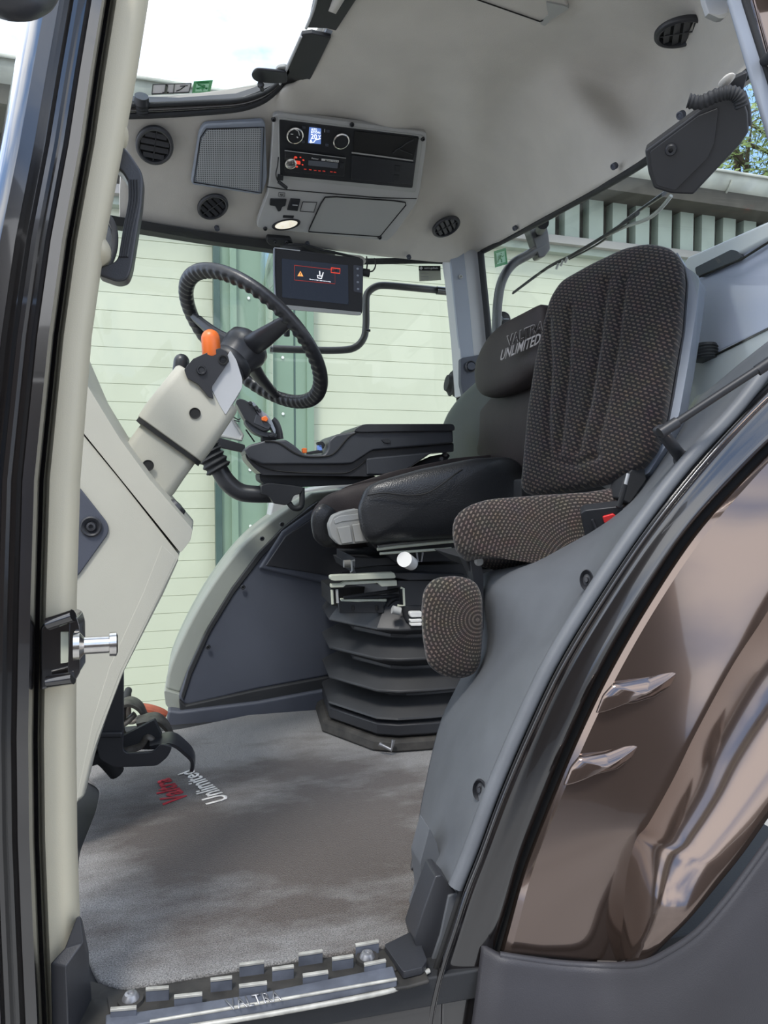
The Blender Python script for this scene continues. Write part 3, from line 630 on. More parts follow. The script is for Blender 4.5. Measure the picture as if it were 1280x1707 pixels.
# ============================================================ PEDALS
pbk = thing('pedal_bracket', 'black bent steel pedal bracket hanging from the dashboard', 'bracket', Y(200, 1270, .72))
slab('bracket_arm', rnd([(195,1120),(206,1110),(206,1225),(205,1250),(212,1256),(256,1254),(268,1240),(288,1244),(280,1262),(262,1277),(190,1280),(166,1266),(162,1250),(163,1222)], 7), YP(.72), .012, M['blks'], pbk, .003)
slab('bend_strip', [(165,1221),(205,1220),(204,1231),(164,1231)], YP(.712), .014, M['blks'], pbk, .006)  # raised strip across the bend, same satin black as the bracket
slab('rear_web', [(190,1235),(258,1200),(270,1225),(262,1250),(206,1250)], YP(.80), .02, M['rub'], pbk, .003)
tube('pivot_bar', [Y(150,1264,.78), Y(170,1262,.80), Y(195,1288,.82)], .020, M['rub'], pbk, 12)
def pedal(lab, pts, yy, wid, th, m, back, grp=None):
    t = thing('foot_pedal', lab, 'pedal', Y(*pts[-1], yy))
    C = crv([V((x, y, 0)) for x, y in pts], 5); secs = []
    for i, p in enumerate(C):
        a = Y(p.x, p.y, yy-wid/2); s = math.sin(math.pi*min(1, max(0, .08+.92*i/(len(C)-1)))) ** .35
        w = wid*(.55+.45*s); c0 = Y(p.x, p.y, yy)
        d = (C[min(i+1, len(C)-1)]-C[max(i-1, 0)]).normalized(); n = (RT*d.y + UP*d.x)
        secs.append([c0+V((0,-w/2,0)), c0+V((0,-w/2,0))+n*th, c0+V((0,-w/4,0))+n*th*1.4, c0+V((0,w/4,0))+n*th*1.4, c0+V((0,w/2,0))+n*th, c0+V((0,w/2,0))])
    loft('pad', secs, m, t, ang=50)
    tube('arm', [Y(184,1240,.73)+V((0,yy-.73,0))]+[Y(*p, yy) for p in back], [.012]*(len(back)+1), M['worn'], t, 10, flat=.6)
    return t
tube('cross_shaft', [Y(184,1240,.73), Y(184,1240,.73)+V((0,.47,0))], .011, M['rub'], pbk, 12, 0)
pedal('bare black clutch pedal, nearest and lowest of the pedals', [(252,1240),(268,1236),(288,1235),(306,1248),(318,1262),(316,1280)], .80, .09, .008, M['blks'], [(195,1250),(232,1244),(246,1228),(262,1240)])
pedal('worn dark pedal in the middle, behind the bare black one', [(230,1205),(248,1200),(262,1200),(276,1212),(284,1230)], .93, .08, .008, M['worn'], [(205,1225),(225,1222),(240,1206)])
pedal('worn dark pedal farthest to the left, partly behind the bracket', [(203,1175),(218,1172),(232,1180),(240,1195)], 1.02, .08, .008, M['worn'], [(205,1205),(215,1200),(225,1190)])
pedal('reddish accelerator pedal at the back, beside the side panel', [(232,1180),(250,1183),(266,1188),(277,1193)], 1.18, .06, .008, M['amber'], [(215,1200),(235,1196),(255,1190)])
# ============================================================ OVERHEAD CONSOLE
oc = thing('overhead_console', 'grey overhead console with controls, set into the roof lining above the window', 'console', pb(570, 300))
slab('frame', rnd([(456,192),(470,189),(712,221),(710,250),(700,320),(695,338),(660,388),(648,401),(640,402),(428,380),(430,366),(446,322),(449,300)], 7), PB, .02, M['console'], oc, .004, d=.012)
slab('upper_border', rnd([(463,196),(706,226),(692,322),(466,298)], 3), PB, .01, M['consoled'], oc, .003, d=.015)
ct = crop(420, 180, 4.267)
blackp = slab('control_panel', rnd(ct((195,85),(1188,205),(1142,572),(200,482)), 3), PB, .01, M['blk'], oc, .002, d=.018)
lid = slab('storage_lid', rnd(ct((520,635),(600,632),(1010,660),(1090,672),(1095,690),(910,915),(402,880),(410,855),(490,680)), 4), PB, .01, M['consoled'], oc, .004, d=.015)
lidp = ct((520,635),(600,632),(1010,660),(1090,672),(1095,690),(910,915),(402,880),(410,855),(490,680))
tube('lid_gap', [hit(x, y, off(PB, .015)) for x, y in lidp+lidp[:1]], .0022, M['seam'], oc, 6, 0)
fg = ct((105,560),(230,580),(900,638),(1170,645)); tube('frame_seam', on(fg, off(PB, .0125)), .0018, M['seam'], oc, 6, 0)
D2 = .020
def dial(cx, cy, R, r):
    c = hit(cx, cy, off(PB, D2)); F_ = fr(c, PB[1])
    k = lathe('control_dial', [(R*.8,0),(R*.98,.004),(R,.010),(R*.86,.012),(R*.84,.010)], F_, M['chrome'], oc, 36)
    lathe('dial_face', [(0,.010),(R*.80,.010),(R*.84,.006)], F_, M['blk'], k, 36)
    return k
kk = dial(*ct((302,185))[0], .026, 0); kk2 = dial(*ct((630,225))[0], .026, 0)
line('dial_mark', ct((275,160),(300,148),(330,165),(338,195)), off(PB, D2+.011), .0012, M['white'], kk, 0)
line('dial_mark', ct((275,185),(292,187)), off(PB, D2+.011), .001, M['white'], kk, 0)
line('dial_mark', ct((318,205),(326,212)), off(PB, D2+.011), .0018, M['white'], kk, 0)
lcd = slab('climate_display', ct((408,138),(492,148),(490,258),(400,250)), PB, .004, M['lblue'], oc, .0008, d=D2)
def qt(pts, d=.002): return on(ct(*pts), off(PB, D2+d))
text('display_digits', '20', qt([(418,218),(462,222),(462,186),(418,182)]), M['lwhite'], lcd, .0006, .01)
text('display_auto', 'AUTO', qt([(420,160),(462,164),(462,146),(422,142)]), M['lwhite'], lcd, .0006, .01)
text('display_word', 'ECON', qt([(420,177),(484,182),(484,168),(420,164)]), M['lwhite'], lcd, .0006, .01)
line('display_fan_curve', ct((412,246),(440,244),(452,226),(488,218)), off(PB, D2), .0012, M['lwhite'], lcd, .003)
text('display_step', 'A', qt([(408,244),(428,246),(428,222),(412,220)]), M['lwhite'], lcd, .0006, .01)
text('display_unit', 'Y', qt([(470,215),(490,217),(490,195),(470,193)]), M['lwhite'], lcd, .0006, .01)
for p in ((370,140),(542,166),(365,240),(535,265)): slab('button', rnd(ct((p[0]-11,p[1]-10),(p[0]+11,p[1]-8),(p[0]+10,p[1]+12),(p[0]-11,p[1]+10)), 1), PB, .004, M['trimb'], oc, .001, d=D2+.001)
line('indicator', ct((517,150),(517,172)), off(PB, D2), .0012, M['greyl'], oc)
slab('open_shelf', ct((730,165),(1188,215),(1145,375),(722,320)), PB, .003, M['seam'], oc, .001, d=.021)
line('shelf_lip', ct((710,318),(750,322),(860,336),(1145,375)), off(PB, .022), .0022, M['console'], oc)
line('shelf_cable', ct((1020,300),(1060,280),(1100,250),(1150,225)), off(PB, .022), .0016, M['blks'], oc)
line('shelf_cable', ct((1000,320),(1040,290),(1090,310),(1140,330)), off(PB, .022), .0016, M['blks'], oc)
slab('blank_panel', rnd(ct((708,335),(1160,392),(1140,545),(705,510)), 2), PB, .003, M['blks'], oc, .001, d=.021)
for p in ((1035,432),(1027,497)): slab('blank_switch', rnd(ct((p[0]-18,p[1]-22),(p[0]+20,p[1]-19),(p[0]+17,p[1]+23),(p[0]-19,p[1]+20)), 1), PB, .004, M['blk'], oc, .001, d=.023)
for p in ((155,85),(712,122),(1216,224),(910,925),(95,862)): screw(*ct(p)[0], off(PB, .016), .007, oc)
slab('icon_plate', rnd(ct((190,600),(236,604),(232,636),(186,630)), 1), PB, .002, M['blks'], oc, .0005, d=.0135)
slab('icon_plate_face', ct((193,604),(232,607),(229,632),(190,627)), PB, .001, M['console'], oc, d=.0145)
text('icon_letters', 'ABC', on(ct((196,624),(227,628),(228,611),(198,608)), off(PB, .0155)), M['ink'], oc, .0005, .01)
slab('socket_cover', rnd(ct((130,648),(248,652),(238,700),(215,705),(205,735),(185,740),(165,700),(125,695)), 2), PB, .006, M['blk'], oc, .002, d=.017)
slab('rocker_switch', rnd(ct((275,650),(345,655),(325,735),(250,728)), 1), PB, .008, M['blk'], oc, .002, d=.018)
line('switch_mark', ct((288,690),(325,693)), off(PB, .019), .0015, M['greyl'], oc)
for a in [ct((362,668),(462,672),(440,742),(342,734),(362,668))]: line('blank_outline', a, off(PB, .012), .0013, M['seam'], oc)
slab('lamp_switch', rnd(ct((222,764),(300,768),(295,786),(218,782)), 1), PB, .004, M['blk'], oc, .001, d=.014)
# interior lamp sunk in the console
lc = ct((243,828))[0]; LF = fr(hit(*lc, off(PB, .0125)), PB[1], RT)
LF2 = LF @ Matrix.Diagonal((1, .42, 1, 1))
lh = lathe('lamp_housing', [(.050,0),(.048,.004),(.040,.003),(.038,-.001)], LF2, M['blk'], oc, 40)
lathe('lamp_lens', [(0,.006),(.030,.005),(.040,.001)], LF2, M['lamp'], oc, 40)
# radio
rd = thing('car_radio', 'black car radio with a chrome knob and red lit keys in the overhead console', 'radio', pb(525, 275))
slab('faceplate', rnd(ct((235,300),(668,355),(655,490),(232,455)), 2), PB, .01, M['blk'], rd, .002, d=.023)
line('faceplate_edge', ct((232,302),(668,357)), off(PB, .0235), .0013, M['consoled'], rd)
slab('radio_display', rnd(ct((402,373),(612,393),(608,430),(400,408)), 1), PB, .002, M['skin_dim'], rd, .0005, d=.0245)
c = hit(*ct((272,382))[0], off(PB, .024)); lathe('volume_knob', [(.0185,0),(.018,.012),(.014,.015),(0,.0155)], fr(c, PB[1]), M['chrome'], rd, 32)
text('radio_brand', 'Pioneer', on(ct((424,362),(474,368),(474,358),(424,352)), off(PB, .0245)), M['white'], rd, .0005, .01)
slab('model_strip', ct((495,360),(618,374),(616,388),(494,374)), PB, .001, M['white'], rd, d=.0245)
text('model_letters', 'MVH-150UI', on(ct((520,376),(612,386),(613,377),(520,367)), off(PB, .026)), M['ink'], rd, .0004, .01)
for p, w in (((325,388),20),((312,352),10),((345,352),6),((366,372),7),((360,405),6),((318,418),9)): slab('red_key', rnd(ct((p[0]-w,p[1]-w*.7),(p[0]+w,p[1]-w*.4),(p[0]+w,p[1]+w*.8),(p[0]-w,p[1]+w*.5)), 1.5), PB, .002, M['lred'], rd, .0005, d=.025)
for x, y in ((378,436),(415,440),(450,445),(480,448),(512,450),(565,455),(590,458)): slab('preset_key', ct((x-9,y-4),(x+9,y-2),(x+9,y+4),(x-9,y+2)), PB, .001, M['lredd'], rd, d=.0245)
slab('source_key', rnd(ct((632,390),(655,393),(650,432),(628,428)), 1), PB, .002, M['blks'], rd, .0005, d=.025)
# aux cable
cbk = thing('aux_cable', 'thin black cable with a plug hanging beside the radio', 'cable', pb(472, 305))
tube('wire', on(ct((188,350),(182,410),(170,470),(185,520),(215,545)), off(PB, .03)), .0018, M['rub'], cbk, 8)
tube('plug', on(ct((190,525),(245,570)), off(PB, .03)), .006, M['blks'], cbk, 10, 0)
slab('plug_body', rnd(ct((185,478),(225,480),(222,520),(180,515)), 1.5), PB, .008, M['rub'], cbk, .002, d=.030)
# speaker
spk = thing('speaker_grille', 'grey perforated speaker grille left of the overhead console', 'speaker', pb(385, 265))
slab('surround', rnd([(340,208),(442,202),(446,300),(436,326),(318,308),(321,290),(332,222)], 8), PB, .02, M['greyb'], spk, .005, d=.008)
def planar_uv(o, pl, ux):
    uy = pl[1].cross(ux); me = o.data; l = me.uv_layers.new(name='UVMap')
    for lp in me.loops:
        v = me.vertices[lp.vertex_index].co; l.data[lp.index].uv = (v.dot(ux), v.dot(uy))
gr = slab('mesh', rnd([(346,217),(436,214),(433,320),(326,303),(335,235)], 6), PB, .008, M['grille'], spk, .003, d=.012)
planar_uv(gr, PB, (hit(440,260,PB)-hit(330,260,PB)).normalized())
spp = [(344,215),(440,212),(436,322),(323,304),(334,230),(344,215)]; line('mesh_gap', spp, off(PB, .009), .0016, M['seam'], spk)
# air vents
def vent():
    t = bpy.data.objects.new('air_vent', None); COL.objects.link(t); I = Matrix.Identity(4)
    lathe('vent_ring', [(.80,-.3),(.84,.10),(.92,.16),(1.0,.10),(1.04,-.02),(1.04,-.3)], I, M['blks'], t, 44, True)
    lathe('vent_well', [(0,-.28),(.80,-.28),(.84,.05)], I, M['seam'], t, 44, True)
    for k in (-.55, -.18, .18, .55):
        w = math.sqrt(.8**2-k*k); bm = bmesh.new(); bmesh.ops.create_cube(bm, size=1)
        R = Matrix.Translation((k, 0, -.06)) @ Matrix.Rotation(.5, 4, 'Y') @ Matrix.Diagonal((.26, 2*w, .05, 1))
        bmesh.ops.transform(bm, matrix=R, verts=bm.verts); me = bpy.data.meshes.new('vent_slat'); fin(me, bm); link('vent_slat', me, M['blks'], t, True)
    bm = bmesh.new(); bmesh.ops.create_cube(bm, size=1); bmesh.ops.transform(bm, matrix=Matrix.Translation((0,0,.0)) @ Matrix.Diagonal((1.6,.06,.06,1)), verts=bm.verts)
    me = bpy.data.meshes.new('vent_rib'); fin(me, bm); link('vent_rib', me, M['blks'], t, True)
    return t
def copy_tree(o):
    c = o.copy(); COL.objects.link(c)
    for ch in o.children: d = ch.copy(); COL.objects.link(d); d.parent = c
    return c
v0 = vent()
for i, (x, y, a, b, pl, rot, lab) in enumerate([
  (258,244,29,31,PB,1.2,'round black air vent in the lining beside the cream pillar, left of the speaker'),
  (355,346,28,17,PB,.5,'flattened black air vent below the speaker grille'),
  (744,379,24,14,PB,.4,'small black air vent right of the overhead console, above the grey pillar'),
  (1135,56,41,24,ZP(1.83),.3,'large oval black air vent at the top right of the roof lining')]):
    c = hit(x, y, off(pl, .008)); ux = (RT-pl[1]*RT.dot(pl[1])).normalized(); uy = pl[1].cross(ux)
    e = .001; q = V(pix(c)); kx = (V(pix(c+ux*e))-q).length/e; ky = abs(pix(c+uy*e)[1]-q.y)/e
    o = v0 if i == 0 else copy_tree(v0)
    o.matrix_world = fr(c, pl[1], RT) @ Matrix.Diagonal((a/kx, b/ky, .5*(a+b)/kx*.6, 1)) @ Matrix.Rotation(rot, 4, 'Z')
    o['label'] = lab; o['category'] = 'air vent'
# lining fasteners
for i, (x, y, lab) in enumerate([(362,382,'small plug in the lining left of the terminal screen'),(513,408,'small plug in the lining above the terminal screen'),(682,430,'small plug in the lining above the side window'),(857,381,'small plug near the rear window edge, above the black bracket'),(1022,278,'small plug half way along the rear window edge'),(1133,193,'small plug beside the black wiper motor cover')]):
    if i < 3: p = PB
    elif i == 3: p = XP(1.075)
    elif i == 4: p = XP(1.05)
    else: p = XP(1.0)
    c = hit(x, y, p); n = (CAM-c).normalized()
    o = lathe('lining_plug', [(.0085,-.01),(.0085,.001),(.006,.002),(.004,.0),(0,.0)], fr(c+n*.004, PB[1] if i < 3 else V((-.8,-.2,-.5)).normalized()), M['trimb'], None, 20)
    tag(o, lab, 'fastener', 'lining fasteners')
# roof lining pocket at the top edge
rp2 = thing('roof_pocket_cover', 'long pale cover strip on the roof lining at the top edge', 'cover', hit(870, 10, ZP(1.93)))
pz = ZP(1.935)
slab('cover', rnd([(780,-30),(930,-30),(948,12),(940,22),(908,42),(898,44),(760,-10)], 5), pz, .02, M['liner'], rp2, .005)
slab('cover_end', rnd([(910,4),(940,10),(949,14),(918,34),(908,44),(900,40),(914,26)], 2), off(pz, .004), .01, M['consoled'], rp2, .003)
line('cover_seam', [(780,-6),(900,36),(914,30)], off(pz, .001), .0016, M['seam'], rp2)
# ============================================================ TERMINAL SCREEN
TP = pl3(Y(460,515,1.42), Y(602,522,1.40), Y(605,432,1.36))
ts = thing('terminal_screen', 'black touch terminal showing a seat warning, hanging under the roof lining', 'screen', Y(530, 470, 1.4))
slab('casing', rnd([(455,416),(458,412),(603,431),(606,434),(604,522),(598,526),(464,515),(458,511)], 4), TP, .035, M['blks'], ts, .004)
slab('bezel', rnd([(459,415),(604,433),(602,520),(461,506)], 3), TP, .004, M['blk'], ts, .001, d=.003)
slab('lower_edge', [(459,506),(602,520),(602,525),(596,526),(464,515),(458,511)], TP, .02, M['consoled'], ts, .003, d=.002)
tube('left_edge', on([(457,414),(457,460),(460,508)], off(TP, .003)), .003, M['greyb'], ts, 8)
tube('top_edge', on([(457,413),(500,418)], off(TP, .003)), .002, M['greyl'], ts, 8)
tk = crop(450, 400, 7.111)
scr = slab('display', tk((140,220),(925,300),(930,765),(145,680)), TP, .002, M['screen'], ts, d=.0045)
def tl(p, w, mm, d=.0055): line('display_line', tk(*p), off(TP, 0), w, M[mm], scr, d)
tl([(290,300),(770,355),(770,520),(290,475),(290,300)], .0010, 'lredd')
tl([(727,330),(830,342),(828,397),(725,385),(727,330)], .0018, 'lred')
slab('confirm_key', tk((727,330),(830,342),(828,397),(725,385)), TP, .001, M['screen'], scr, d=.0048)
tl([(762,352),(775,368),(795,350)], .0012, 'seam', .0065)
slab('warning_triangle', tk((360,368),(395,432),(325,428)), TP, .001, M['lorange'], scr, d=.0058)
tl([(360,388),(360,412)], .0014, 'seam', .0070); tl([(360,419),(360,424)], .0014, 'seam', .0070)
tl([(588,368),(592,415)], .0014, 'lwhite'); tl([(632,385),(615,430),(560,420),(568,450),(610,458),(632,385)], .0014, 'lwhite')
text('warning_text', 'Bestuurder niet aanwezig', on(tk((470,474),(718,503),(718,488),(470,459)), off(TP, .006)), M['lwhite'], scr, .0004, .012)
slab('key_strip', rnd(tk((990,295),(1100,310),(1095,630),(992,610)), 2), TP, .002, M['trimb'], ts, .0005, d=.0045)
for i, (x, y) in enumerate(((1040,340),(1041,420),(1042,498),(1045,580))):
    slab('side_key', rnd(tk((x-14,y-12),(x+14,y-10),(x+14,y+14),(x-14,y+12)), 1.5), TP, .003, M['greyb'], ts, .001, d=.006)
tube('knob', [hit(604,452,TP)+V((0,.012,0)), hit(617,454,TP)+V((0,.012,0))], .0135, M['rub'], ts, 20)
br_ = thing('terminal_bracket', 'black bracket with cables fixing the terminal to the roof lining', 'bracket', pb(470, 405))
slab('clamp', rnd([(446,396),(485,399),(489,406),(484,411),(450,409),(444,403)], 3), PB, .02, M['blk'], br_, .003, d=.02)
for x in (459, 478): screw(x, 404, off(PB, .022), .006, br_, M['blks'])
tube('bracket_arm', [pb(470,408), Y(500,415,1.45), Y(530,430,1.44)], .012, M['rub'], br_, 10)
tube('cable', [Y(480,408,1.42), Y(510,409,1.41), Y(540,418,1.42), Y(570,424,1.43), Y(600,432,1.42)], .005, M['rub'], br_, 8)
tube('cable', [pb(611,428), Y(612,440,1.41), Y(611,450,1.40)], .0025, M['rub'], br_, 8)
tube('cable', [pb(624,431), Y(626,442,1.41), Y(622,451,1.40), Y(616,453,1.4)], .0025, M['rub'], br_, 8)
tube('drop_pole', [Y(474,510,1.47), Y(478,540,1.5), Y(478,560,1.52)], .011, M['rub'], br_, 10)
puff('lining_boss', [pb(x, y) for x, y in rnd([(568,432),(576,424),(605,427),(612,436),(600,440),(575,438)], 6)], PB[1], .02, .01, M['liner'], br_, 2.2, 8)
# label sticker on the side window
gl_ = thing('glass_label', 'small grey and black data label on the side window glass', 'label', Y(717, 455, 1.79))
LP = YP(1.79)
slab('sheet', [(698,443),(734,443),(735,467),(699,469)], LP, .001, M['cream'], gl_)
slab('header', [(698,443),(734,443),(734,451),(698,451)], LP, .001, M['ink'], gl_, d=.002)
for y in (456, 461, 465): line('printed_row', [(702,y),(714,y)], LP, .0012, M['consoled'], gl_, .002)
slab('header_diamond', [(702,444),(705,447),(702,450),(699,447)], LP, .001, M['white'], gl_, d=.004)
text('header_lettering', 'saint-gobain', on([(707,449.5),(730,449.5),(730,445),(707,445)], off(LP, .004)), M['white'], gl_, .0005, .01)
# ============================================================ ARMREST
K5 = crop(400, 430)
AY = YP(1.20)
ar = thing('armrest_console', 'black operator armrest with raised pad beside the driver seat', 'armrest', Y(580, 800, 1.3))
slab('upper_shell', rnd(K5((18,852),(40,832),(110,812),(205,808),(245,835),(285,872),(375,874),(392,850),(395,812),(425,785),(510,772),(545,742),(945,742),(950,822),(850,832),(590,856),(500,915),(440,918),(100,918),(40,890)), 4), AY, .26, M['arm'], ar, .014, seg=4)
slab('side_skirt', rnd(K5((22,868),(60,900),(130,915),(440,916),(500,905),(590,852),(850,826),(950,822),(950,862),(850,868),(760,905),(700,958),(560,972),(100,965),(60,930),(30,895)), 3), YP(1.215), .22, M['blks'], ar, .012, seg=4)
slab('lower_cover', K5((560,890),(860,862),(760,930),(700,965),(565,965)), YP(1.208), .05, M['arm'], ar, .006)
slab('arm_pad', rnd(K5((510,772),(512,758),(540,742),(560,738),(945,737),(955,748),(955,768),(540,775)), 4), YP(1.19), .28, M['blks'], ar, .008, seg=4)
tube('moulded_groove', on(K5((110,815),(170,822),(240,866),(290,883),(365,884),(420,868),(480,800),(515,778)), off(AY, .001)), .003, M['seam'], ar, 6, 4)
tube('shell_seam', on(K5((30,880),(90,925),(200,950),(440,958),(510,938),(565,895)), YP(1.212)), .002, M['seam'], ar, 6, 4)
slab('underside', rnd(K5((85,960),(600,968),(620,990),(480,1008),(250,1020),(120,1010),(90,990)), 3), YP(1.24), .18, M['rub'], ar, .008)
slab('mount_block', rnd(K5((95,1010),(130,1000),(240,1012),(285,1020),(270,1050),(240,1055),(225,1090),(205,1100),(150,1092),(130,1060),(95,1050)), 4), YP(1.22), .12, M['blk'], ar, .006)
slab('adjust_lever', rnd(K5((628,805),(655,800),(672,812),(665,824),(640,822)), 2), YP(1.195), .02, M['blks'], ar, .003)
tube('cable_loop', on(K5((215,1085),(235,1110),(262,1112),(275,1090),(275,1020)), YP(1.23)), .009, M['rub'], ar, 10)
slab('hinge_plate', K5((860,880),(925,868),(935,880),(900,930),(740,960),(780,915)), YP(1.25), .04, M['rub'], ar, .004)
for x, y in ((894,892),(912,873)): lathe('hinge_bolt', [(0,.005),(.006,.005),(.008,.001),(.008,-.005)], fr(Y(400+x/(8/3),430+y/(8/3),1.245), V((0,-1,0))), M['steel'], ar, 16)
for p, mm in ((((278,845),(298,845),(298,868),(280,868)), 'orange'), (((300,862),(365,850),(370,866),(300,874)), 'blk'), (((342,818),(368,815),(380,830),(372,848),(350,840)), 'blk'), (((346,832),(362,830),(366,858),(350,856)), 'lblue')):
    slab('armrest_key', rnd(K5(*p), 1.5), YP(1.24), .03, M[mm], ar, .003)
# bellows arm to the front
ba = thing('display_arm', 'curved black arm with ribbed rubber boot in front of the armrest', 'arm', Y(400, 820, 1.3))
tube('arm_tube', [Y(364,780,1.30), Y(378,803,1.30), Y(400,820,1.30), Y(430,824,1.29), Y(470,823,1.28)], [.028,.029,.029,.028,.028], M['blks'], ba, 16)
ribbed('ribbed_boot', [Y(344,746,1.30), Y(354,764,1.30), Y(366,784,1.30)], .040, .004, 5, M['rub'], ba)
slab('cross_bar', rnd(tuple_ := crop(360,640,6.4)((0,560),(310,650),(310,735),(40,680),(-10,640)), 2), YP(1.36), .04, M['blk'], ba, .005)
da = thing('glass_display', 'tilted light display panel seen behind the steering column', 'screen', Y(385, 710, 1.4))
K6 = crop(360, 640, 6.4)
slab('panel', rnd(K6((60,380),(110,310),(150,300),(290,560),(270,600),(20,545),(-20,470)), 3), YP(1.40), .02, M['greyl'], da, .004)
slab('panel_frame', K6((120,300),(160,310),(300,545),(280,610),(20,560),(25,530),(255,585),(270,550)), YP(1.39), .03, M['consoled'], da, .003)
for a in ([(150,330),(235,380),(260,365)], [(190,390),(250,400)]): tube('wire', on(K6(*a), YP(1.38)), .002, M['blks'], da, 6)
tube('stylus', on(K6((318,487),(412,620)), YP(1.37)), .0025, M['seam'], da, 6, 0)
# joystick
js = thing('joystick', 'dark multifunction drive lever with an orange switch on its top', 'joystick', Y(448, 750, 1.34))
slab('head', rnd(K6((205,190),(235,152),(300,165),(400,225),(430,300),(580,460),(575,500),(500,505),(400,450),(310,380)), 4), YP(1.30), .09, M['blks'], js, .012, seg=4)
slab('head_facet', rnd(K6((400,420),(430,320),(470,340),(590,440),(575,475),(560,490)), 2), YP(1.298), .03, M['arm'], js, .004)
slab('palm_rest', rnd(K6((300,375),(400,450),(500,510),(640,520),(655,560),(620,580),(500,560),(400,520),(320,430)), 5), YP(1.31), .08, M['arm'], js, .012, seg=4)
slab('switch_plate', rnd(K6((330,185),(400,190),(470,270),(550,330),(600,400),(640,500),(630,540),(590,470),(540,400),(470,350),(400,250)), 3), YP(1.305), .07, M['greyb'], js, .005)
slab('stem', rnd(K6((490,540),(600,530),(650,560),(650,600),(490,610)), 3), YP(1.32), .06, M['rub'], js, .008)
tube('side_loop', on(K6((600,380),(640,420),(670,500),(685,590)), YP(1.36)), .012, M['blks'], js, 10)
for p, mm in ((((485,355),(535,340),(560,375),(540,405),(490,390)), 'orange'), (((400,240),(435,225),(460,260),(430,285)), 'blk'), (((345,190),(375,180),(395,215),(365,225)), 'blk'), (((440,270),(470,262),(490,295),(460,305)), 'blk'), (((560,545),(620,530),(635,555),(580,570)), 'blk')):
    slab('thumb_switch', rnd(K6(*p), 1.5), YP(1.288), .03, M[mm], js, .003)
# ============================================================ DRIVER SEAT
se = thing('driver_seat', 'black leather driver seat with printed headrest, behind the patterned passenger seat', 'seat', Y(700, 1000, 1.1))
XB = XP(.97)
def xb(pts, r=8, x=.97): return [hit(a, b, XP(x)) for a, b in rnd(pts, r)]
n_b = V((-1, -.25, .12)).normalized()
puff('backrest', xb([(753,720),(763,694),(782,668),(800,650),(860,600),(940,575),(950,800),(880,830),(790,800),(754,785)], 14, 1.03), n_b, .10, .06, M['lea3'], se, 3.2, 14)
puff('backrest_centre', xb([(797,668),(830,640),(925,610),(930,800),(860,805),(795,775)], 10, .985), n_b, .055, .04, M['lea2'], se, 3.5, 12)
tube('backrest_seam', [hit(x, y, XP(.952)) for x, y in ((806,650),(797,680),(795,720),(794,765))], .0022, M['seam'], se, 6)
hr = xb([(799,628),(802,606),(812,582),(826,560),(848,540),(888,520),(915,506),(922,612),(900,626),(870,648),(840,660),(815,664),(802,652)], 8, .90)
hh = puff('headrest', hr, n_b, .045, .05, M['lea2'], se, 3.2, 12)
kt = crop(800, 500, 10.667)
HP = (hit(860,575,XP(.84)), n_b)
def hq(pts, d=0): return [hit(x, y, off(HP, d)) for x, y in kt(*pts)]
for dx in (0,):
    o = text('print_upper', 'VALTRA', hq([(480,835),(1120,560),(1150,350),(480,640)]), M['silver'], hh, .001, .03)
    o2 = text('print_upper_fill', 'VALTRA', hq([(493,822),(1108,560),(1138,368),(493,650)], .0015), M['lea2'], hh, .001, .006)
    text('print_lower', 'UNLIMITED', hq([(355,1095),(1060,780),(1105,575),(400,890)]), M['silver'], hh, .001, .015)
# cushion: near bolster, front roll, grey lever block
n_c = V((-.35, -1, .25)).normalized()
cu = [Y(x, y, .88) for x, y in rnd([(595,850),(608,815),(632,803),(700,784),(790,766),(850,763),(872,778),(880,840),(870,885),(800,893),(640,903),(615,908),(602,888)], 12)]
puff('cushion_bolster', cu, n_c, .07, .12, M['lea'], se, 2.6, 16)
tube('bolster_seam', [Y(x, y, yy) for x, y, yy in ((612,826,.83),(640,822,.812),(680,826,.803),(712,822,.80),(740,805,.80),(765,786,.82),(800,770,.86))], .0022, M['seam'], se, 6)
puff('cushion_front', [Y(x, y, 1.08) for x, y in rnd([(519,870),(524,850),(545,828),(590,812),(650,800),(760,790),(800,870),(640,905),(560,912),(528,905)], 12)], V((-.5, -.8, .3)), .06, .12, M['lea2'], se, 2.6, 14)
puff('front_bulge', [Y(x, y, 1.0) for x, y in rnd([(519,872),(524,852),(540,838),(560,850),(556,885),(560,910),(540,913),(524,900)], 8)], V((-.5, -.8, .3)), .03, .05, M['lea'], se, 2.4, 10)
puff('cushion_top', [Y(x, y, 1.15) for x, y in rnd([(560,822),(640,796),(760,770),(860,760),(870,800),(600,830)], 10)], V((0, -.3, 1)), .03, .08, M['lea2'], se, 2.6, 10)
lvh = slab('cushion_handle', rnd([(549,876),(556,860),(572,853),(598,848),(604,870),(615,890),(620,903),(596,906),(566,909),(553,896)], 4), YP(.90), .05, M['handle'], se, .006)
slab('handle_slot', rnd([(556,866),(566,860),(598,856),(600,866),(570,870),(558,874)], 2), YP(.898), .01, M['consoled'], se, .002)
slab('handle_key', rnd([(562,880),(584,876),(588,904),(570,907)], 2), YP(.890), .02, M['handle'], se, .003)
slab('handle_key', rnd([(587,875),(604,872),(617,897),(614,902),(592,904)], 2), YP(.890), .02, M['handle'], se, .003)
